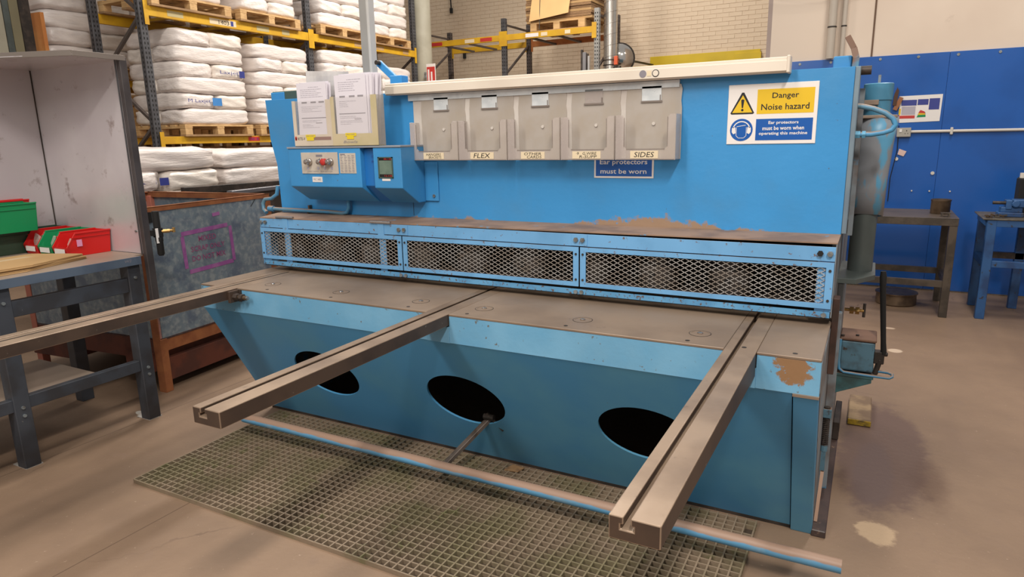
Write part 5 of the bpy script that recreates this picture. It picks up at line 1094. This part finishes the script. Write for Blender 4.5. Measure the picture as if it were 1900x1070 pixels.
for x_ in (-5.42, -4.98, -4.52): obj('block', MB().box(x_, x_ + 0.12, 8.98, 9.9, 3.29, 3.40), WOOD, p2)
obj('base_board', MB().box(-5.42, -4.40, 8.98, 9.08, 3.27, 3.29), WOODD, p2)
for k in range(12):
    zc = 3.42 + k * 0.042; j = random.uniform(-0.015, 0.015)
    c_ = obj('carton_bundle', MB().box(-5.52 + j, -4.30 + j, 9.0 + random.uniform(0, 0.02), 9.85, zc, zc + 0.038), CARDE if k % 3 else CARD)
    recentre(c_); tag(c_, 'flattened brown cartons on the far rack pallet, %s' % ('bottom bundle' if k == 0 else 'top bundle' if k == 11 else ('bundle %s from the bottom' % ORD[k] if k < 11 else '')), 'cardboard', 'flattened cartons on the far rack')
lc = thing('cardboard_sheet', 'large clean cardboard sheet leaning on the front of the carton pile on the far rack', 'cardboard', (-4.95, 8.93, 3.42))
obj('sheet', MB().prism([(-5.42, 8.93, 3.44), (-4.68, 8.93, 3.52), (-4.62, 8.97, 3.98), (-5.36, 8.97, 3.90)], (0, 0.008, 0)), mat('clean_cardboard', (226, 184, 126), rough=0.7), lc)
obj('strap', MB().bar((-5.22, 8.925, 3.30), (-5.21, 8.96, 3.95), 0.01, 0.004), GREYP, lc)

# ================================================================== OTHER BACKGROUND THINGS
dc = thing('spiral_duct', 'shiny spiral wound steel duct rising in front of the far brick wall', 'duct', (-4.14, 9.0, 0))
DX, DY = -4.02, 9.2
obj('duct_pipe', MB().cyl((DX, DY, 1.2), (DX, DY, 5.5), 0.115, 28), DUCT, dc, smooth=True)
hx = [(DX + 0.1165 * math.cos(t), DY + 0.1165 * math.sin(t), 2.3 + 0.175 * t / (2 * math.pi)) for t in [k * 0.35 for k in range(0, 300)]]
obj('spiral_seam', MB().tube(hx, 0.0035, 5), mat('seam_steel', (150, 144, 138), rough=0.4, metal=0.6), dc)
for z in (2.64, 2.72): obj('clamp_band', MB().lathe((DX, DY, z), [(0.117, 0), (0.122, 0.0), (0.122, 0.018), (0.117, 0.018)], 28), DARK, dc)
obj('clamp_block', MB().box(DX + 0.11, DX + 0.17, DY - 0.13, DY - 0.08, 2.64, 2.78), mat('orange_red_block', (214, 92, 54), rough=0.5), dc, 0.004)
obj('side_spigot', MB().cyl((DX + 0.11, DY - 0.05, 2.58), (DX + 0.20, DY - 0.05, 2.58), 0.05, 16), DARK, dc, smooth=True)
mr = thing('convex_mirror', 'round convex safety mirror behind the spiral duct', 'mirror', (-3.85, 9.5, 2.4))
obj('mirror_face', MB().lathe((-3.96, 9.5, 2.78), [(0.25, 0), (0.24, 0.02), (0.17, 0.05), (0.08, 0.065), (0.01, 0.07)], 28, axis=(0.3, -1, -0.1)), MIRR, mr, smooth=True)
obj('mirror_rim', MB().lathe((-3.96, 9.505, 2.78), [(0.265, -0.01), (0.265, 0.012), (0.248, 0.014), (0.248, -0.01)], 28, axis=(0.3, -1, -0.1)), DARK, mr, smooth=True)
obj('mirror_bracket', MB().bar((-3.95, 9.52, 2.78), (-3.8, 11.0, 2.78), 0.03, 0.03), DARK, mr)
fn = thing('round_cap', 'dark round hood showing just above the cream trunking', 'hood', (-3.6, 10.0, 0))
obj('cap', MB().lathe((-3.62, 9.9, 2.52), [(0.14, -0.03), (0.14, 0.0), (0.10, 0.01)], 24, axis=(0, -1, 0)), DARK, fn, smooth=True)
obj('cap_stand', MB().box(-3.66, -3.58, 9.91, 9.97, 0, 2.5), DARK, fn)
sf = thing('metal_screen', 'grey metal framed screens standing edge on beside the far rack', 'screen', (-3.95, 8.0, 0))
obj('screen', MB().box(-4.02, -3.965, 7.95, 8.0, 0.0, 2.74), mat('grey_screen', (142, 140, 142), rough=0.4, metal=0.4), sf, 0.003)
obj('screen', MB().box(-3.935, -3.905, 7.95, 8.0, 0.0, 2.68), mat('pale_screen', (190, 188, 186), rough=0.4, metal=0.4), sf, 0.003)
obj('screen_post', MB().box(-3.965, -3.935, 7.97, 8.0, 0.0, 2.72), DARK, sf, 0.002)
obj('screen_post', MB().box(-4.05, -4.02, 7.95, 8.0, 0.0, 2.78), DARK, sf, 0.002)
rs_ = thing('fire_sign', 'small red fire notice fixed to the round column', 'sign', (-6.6, 7.6, 2.45))
obj('sign_plate', MB().box(-6.78, -6.60, 7.72, 7.73, 2.40, 2.73), WHITE, rs_); obj('red_field', MB().box(-6.77, -6.61, 7.716, 7.72, 2.41, 2.68), PRED, rs_)
obj('printed_lines', MB().box(-6.75, -6.72, 7.714, 7.716, 2.45, 2.64).box(-6.69, -6.66, 7.714, 7.716, 2.45, 2.60), WHITE, rs_)
obj('sign_fixing', MB().box(-6.84, -6.70, 7.73, 7.84, 2.5, 2.6), BOLT, rs_)
# trunking drop to the machine
td = thing('trunking_drop', 'pale grey cable trunking dropping vertically to the back of the machine', 'trunking', (-2.52, 1.02, 1.7))
obj('trunking', MB().box(-2.556, -2.504, 1.0, 1.05, 1.712, 5.2), mat('grey_trunking', (176, 172, 166), rough=0.4, metal=0.3), td, 0.002); obj('trunking_cover', MB().box(-2.503, -2.487, 1.0, 1.05, 1.712, 5.2), mat('pale_trunking', (206, 202, 196), rough=0.4), td, 0.001)
# conduits on the plaster wall
for x, r, nm in ((-0.362, 0.036, 'thicker'), (-0.262, 0.022, 'thinner')):
    c_ = thing('conduit', 'the %s of two grey vertical conduits on the plaster wall' % nm, 'conduit', (x, 5.06, 2.15))
    obj('conduit_pipe', MB().cyl((x, 5.07, 2.146), (x, 5.07, 5.5), r, 16), GCOND, c_, smooth=True)
    for z in (2.42, 3.1): obj('conduit_coupling', MB().cyl((x, 5.07, z), (x, 5.07, z + 0.012), r * 1.1, 16), DARK, c_)
cb = obj('hanging_cable', MB().tube([(-1.15 + t * 1.25 / 12, 5.0, 2.74 + 0.35 * ((t / 12 - 0.5) * 2) ** 2 * 0.35) for t in range(13)], 0.006, 6), BLACK); recentre(cb); tag(cb, 'thin black cable sagging across the plaster wall at the top', 'cable')
# black cord on the left part of the brick wall
for pts, lb in ((((-8.34, 10.98, 4.7), (-8.32, 10.98, 4.25)), 'short black cord hanging on the far brick wall'), (((-8.02, 10.98, 3.33), (-7.39, 10.98, 3.31), (-6.61, 10.98, 3.36)), 'black cable clipped along the far brick wall below the rack beam')):
    c_ = obj('wall_cable', MB().tube(pts, 0.014, 6).cyl(pts[0] if len(pts) > 2 else pts[1], (pts[0][0], 10.98, pts[0][2] - 0.14) if len(pts) > 2 else (pts[1][0], 10.98, pts[1][2] - 0.1), 0.035, 8), BLACK); recentre(c_); tag(c_, lb, 'cable')
# notice on the blue wall
nt_ = thing('wall_notice', 'colourful laminated notice on the blue wall beside the hydraulic cylinder', 'notice', (0.4, 5.1, 1.56))
obj('notice_sheet', MB().prism([(0.262, 5.096, 1.545), (0.576, 5.096, 1.553), (0.580, 5.096, 1.786), (0.243, 5.096, 1.780)], (0, 0.002, 0)), WHITE, nt_)
NY = 5.0955
def rect(x0, x1, z0, z1, m, nm='printed_block'): obj(nm, MB().box(x0, x1, NY - 0.001, NY, z0, z1), m, nt_)
rect(0.265, 0.385, 1.695, 1.745, NAVY); rect(0.392, 0.475, 1.698, 1.748, NAVY); rect(0.482, 0.562, 1.655, 1.752, NAVY)
rect(0.25, 0.265, 1.615, 1.67, YEL); rect(0.272, 0.38, 1.615, 1.688, LIGHTINK); rect(0.25, 0.38, 1.582, 1.608, PRED)
obj('printed_graph', MB().prism([(0.395, NY - 0.001, 1.59), (0.465, NY - 0.001, 1.592), (0.46, NY - 0.001, 1.632), (0.42, NY - 0.001, 1.648)], (0, 0.0008, 0)), BGRN, nt_)
obj('printed_graph', MB().prism([(0.40, NY - 0.0018, 1.61), (0.462, NY - 0.0018, 1.612), (0.455, NY - 0.0018, 1.635), (0.42, NY - 0.0018, 1.650)], (0, 0.0006, 0)), YEL, nt_)
obj('printed_graph', MB().prism([(0.405, NY - 0.0026, 1.628), (0.46, NY - 0.0026, 1.624), (0.453, NY - 0.0026, 1.64), (0.42, NY - 0.0026, 1.654)], (0, 0.0006, 0)), PRED, nt_)
tgs = thing('paper_tag', 'small pink paper tag hanging by the wire on the blue wall', 'tag', (0.31, 5.09, 1.25))
obj('tag', MB().prism([(0.275, 5.09, 1.262), (0.325, 5.09, 1.243), (0.345, 5.09, 1.288), (0.285, 5.09, 1.312)], (0, 0.002, 0)), mat('pink_tag_paper', (222, 190, 180), rough=0.6), tgs)
wr = obj('thin_wire', MB().tube([(0.262, 5.085, 1.52), (0.27, 5.085, 1.30), (0.235, 5.085, 1.05), (0.235, 5.085, 0.83)], 0.004, 6), BLACK); recentre(wr); tag(wr, 'thin black wire hanging down the blue wall behind the hydraulic cylinder', 'wire')
br = thing('hand_brush', 'old brown brush hanging on the blue wall left of the notice', 'brush', (0.24, 5.05, 1.7))
obj('bristles', MB().prism([(0.195, 5.06, 1.70), (0.225, 5.06, 1.70), (0.235, 5.06, 1.83), (0.22, 5.06, 1.86), (0.20, 5.06, 1.80)], (0, 0.03, 0)), mat('dark_bristles', (84, 60, 48), rough=0.9), br)
obj('handle', MB().bar((0.215, 5.075, 1.66), (0.26, 5.075, 1.77), 0.035, 0.02, up=(0, 1, 0)), mat('brown_handle', (150, 96, 60), rough=0.6), br)
so_ = thing('power_socket', 'metal clad double power socket on the blue wall below the notice', 'socket', (0.31, 5.08, 1.42))
obj('socket_box', MB().box(0.25, 0.363, 5.06, 5.10, 1.418, 1.500), mat('socket_grey', (176, 170, 160), rough=0.4, metal=0.3), so_, 0.004)
obj('rocker_switch', MB().box(0.27, 0.290, 5.054, 5.06, 1.462, 1.488), WHITE, so_); obj('pin_hole', MB().box(0.325, 0.331, 5.058, 5.0601, 1.468, 1.480).box(0.315, 0.320, 5.058, 5.0601, 1.445, 1.452).box(0.336, 0.341, 5.058, 5.0601, 1.445, 1.452), BLACK, so_)
wc = thing('wall_conduit', 'white horizontal conduit running along the blue wall from the socket', 'conduit', (1.0, 5.09, 1.46))
obj('conduit_pipe', MB().cyl((0.363, 5.085, 1.464), (3.5, 5.085, 1.464), 0.013, 14), CONDU, wc, smooth=True)
obj('conduit_clip', MB().box(0.665, 0.687, 5.068, 5.1, 1.432, 1.496), CONDU, wc, 0.005)
# steel table in front of the blue wall
ta = thing('steel_table', 'dark steel table against the blue wall behind the machine', 'table', (0.2, 4.4, 0))
TX0, TX1, TY0, TY1, TZ = -0.5, 0.715, 4.05, 4.72, 0.80
obj('tabletop', MB().box(TX0, TX1, TY0, TY1, TZ - 0.008, TZ), OLIVE, ta, 0.001)
obj('table_rail', MB().box(TX0, TX1 - 0.002, TY0, TY0 + 0.05, TZ - 0.06, TZ - 0.008), OLIVE, ta, 0.002); obj('table_rail', MB().box(TX0, TX1, TY1 - 0.05, TY1, TZ - 0.06, TZ - 0.008), OLIVE, ta); obj('table_rail', MB().box(TX1 - 0.05, TX1, TY0 + 0.05, TY1 - 0.05, TZ - 0.06, TZ - 0.008), OLIVE, ta)
for x, y in ((TX1 - 0.06, TY0 + 0.002), (TX1 - 0.06, TY1 - 0.06), (TX0, TY0 + 0.002), (TX0, TY1 - 0.06)): obj('leg', MB().box(x, x + 0.056, y, y + 0.056, 0, TZ - 0.06), OLIVE, ta, 0.002)
obj('lower_rail', MB().box(TX0 + 0.056, TX1 - 0.06, TY0 + 0.01, TY0 + 0.05, 0.245, 0.295), OLIVE, ta); obj('lower_rail', MB().box(TX0 + 0.056, TX1 - 0.06, TY1 - 0.05, TY1 - 0.01, 0.245, 0.295), OLIVE, ta); obj('lower_rail', MB().box(TX1 - 0.05, TX1 - 0.01, TY0 + 0.06, TY1 - 0.06, 0.245, 0.295), OLIVE, ta)
rg = thing('steel_ring', 'brown steel ring tin standing on the dark steel table', 'ring', (0.61, 4.4, 0.8))
obj('ring_body', MB().lathe((0.607, 4.40, 0.801), [(0.068, 0), (0.071, 0.004), (0.071, 0.10), (0.074, 0.104), (0.074, 0.116), (0.066, 0.116), (0.064, 0.01)], 32), BRONZ, rg, smooth=True)
tb = thing('steel_bracket', 'small steel channel offcut on the table in front of the ring', 'bracket', (0.635, 4.18, 0.8))
obj('channel', MB().box(0.595, 0.665, 4.15, 4.19, 0.825, 0.833).box(0.600, 0.612, 4.15, 4.19, 0.801, 0.825).box(0.648, 0.660, 4.15, 4.19, 0.801, 0.825), OLIVE, tb)
rd = thing('steel_drum_lid', 'round steel pan on the floor under the steel table', 'pan', (0.38, 4.45, 0))
obj('pan', MB().lathe((0.36, 4.45, 0.0), [(0.15, 0), (0.16, 0.01), (0.155, 0.09), (0.165, 0.095), (0.165, 0.105), (0.15, 0.105)], 32), BRONZ, rd, smooth=True)
# vice bench
vb = thing('vice_bench', 'blue steel vice bench cut by the right edge of the picture', 'bench', (1.3, 4.4, 0))
VX0, VX1, VY0, VY1, VZ = 0.905, 1.75, 4.12, 4.66, 0.80
obj('bench_top', MB().box(VX0 - 0.03, VX1, VY0 - 0.01, VY1, VZ - 0.01, VZ), mat('oily_bench_top', (92, 84, 70), (66, 58, 48), 16, rough=0.5), vb, 0.002)
obj('front_rail', MB().box(VX0 + 0.06, VX1, VY0, VY0 + 0.05, VZ - 0.062, VZ - 0.01), VBLUE, vb, 0.002); obj('side_rail', MB().box(VX0 - 0.005, VX0 + 0.05, VY0 + 0.06, VY1, VZ - 0.062, VZ - 0.01), VBLUE, vb)
for x, y in ((VX0, VY0), (VX0 + 0.62, VY0), (VX0, VY1 - 0.06), (VX0 + 0.28, VY1 - 0.06)): obj('leg', MB().box(x, x + 0.062, y, y + 0.062, 0, VZ - 0.01), VBLUE, vb, 0.003)
obj('lower_rail', MB().box(VX0 + 0.062, VX1, VY0 + 0.005, VY0 + 0.055, 0.42, 0.47), VBLUE, vb, 0.002); obj('lower_rail', MB().box(VX0 + 0.062, VX1, VY1 - 0.06, VY1 - 0.01, 0.42, 0.47), DARK, vb); obj('lower_rail', MB().box(VX0, VX0 + 0.05, VY0 + 0.06, VY1 - 0.06, 0.42, 0.47), VBLUE, vb)
vc = thing('bench_vice', 'blue engineers vice bolted on top of the blue bench', 'vice', (1.06, 4.32, 0.8))
obj('vice_base', MB().box(0.985, 1.15, 4.26, 4.40, 0.801, 0.835).box(1.0, 1.14, 4.28, 4.38, 0.835, 0.875), VBLUE, vc, 0.004)
obj('fixed_jaw', MB().box(1.075, 1.16, 4.27, 4.39, 0.875, 0.935).cyl((1.09, 4.26, 0.905), (1.09, 4.25, 0.905), 0.028, 12), VBLUE, vc, 0.006)
obj('spindle', MB().cyl((0.945, 4.30, 0.908), (1.10, 4.30, 0.908), 0.013, 10), DARK, vc, smooth=True)
obj('moving_jaw', MB().box(1.03, 1.07, 4.27, 4.39, 0.86, 0.93), VBLUE, vc, 0.004)
gr = thing('oily_parts_pile', 'little heap of oily metal offcuts on the corner of the vice bench', 'offcuts', (0.93, 4.2, 0.8))
for k in range(9):
    x = 0.895 + random.random() * 0.13; y = 4.15 + random.random() * 0.10; a = random.random() * 3
    obj('offcut', MB().bar((x, y, 0.808 + 0.004 * (k % 3)), (x + 0.035 * math.cos(a), y + 0.035 * math.sin(a), 0.812 + 0.006 * (k % 3)), 0.012, 0.012), OLIVE if k % 2 else BRONZ, gr)
dm = thing('dark_machine', 'dark upright machine part behind the vice at the right edge of the picture', 'machine', (1.2, 4.55, 0.8))
obj('column', MB().box(1.125, 1.5, 4.44, 4.62, 0.801, 1.09), BLACK, dm, 0.01); obj('top_knob', MB().cyl((1.145, 4.5, 1.09), (1.145, 4.5, 1.13), 0.02, 12), CONDU, dm, smooth=True)
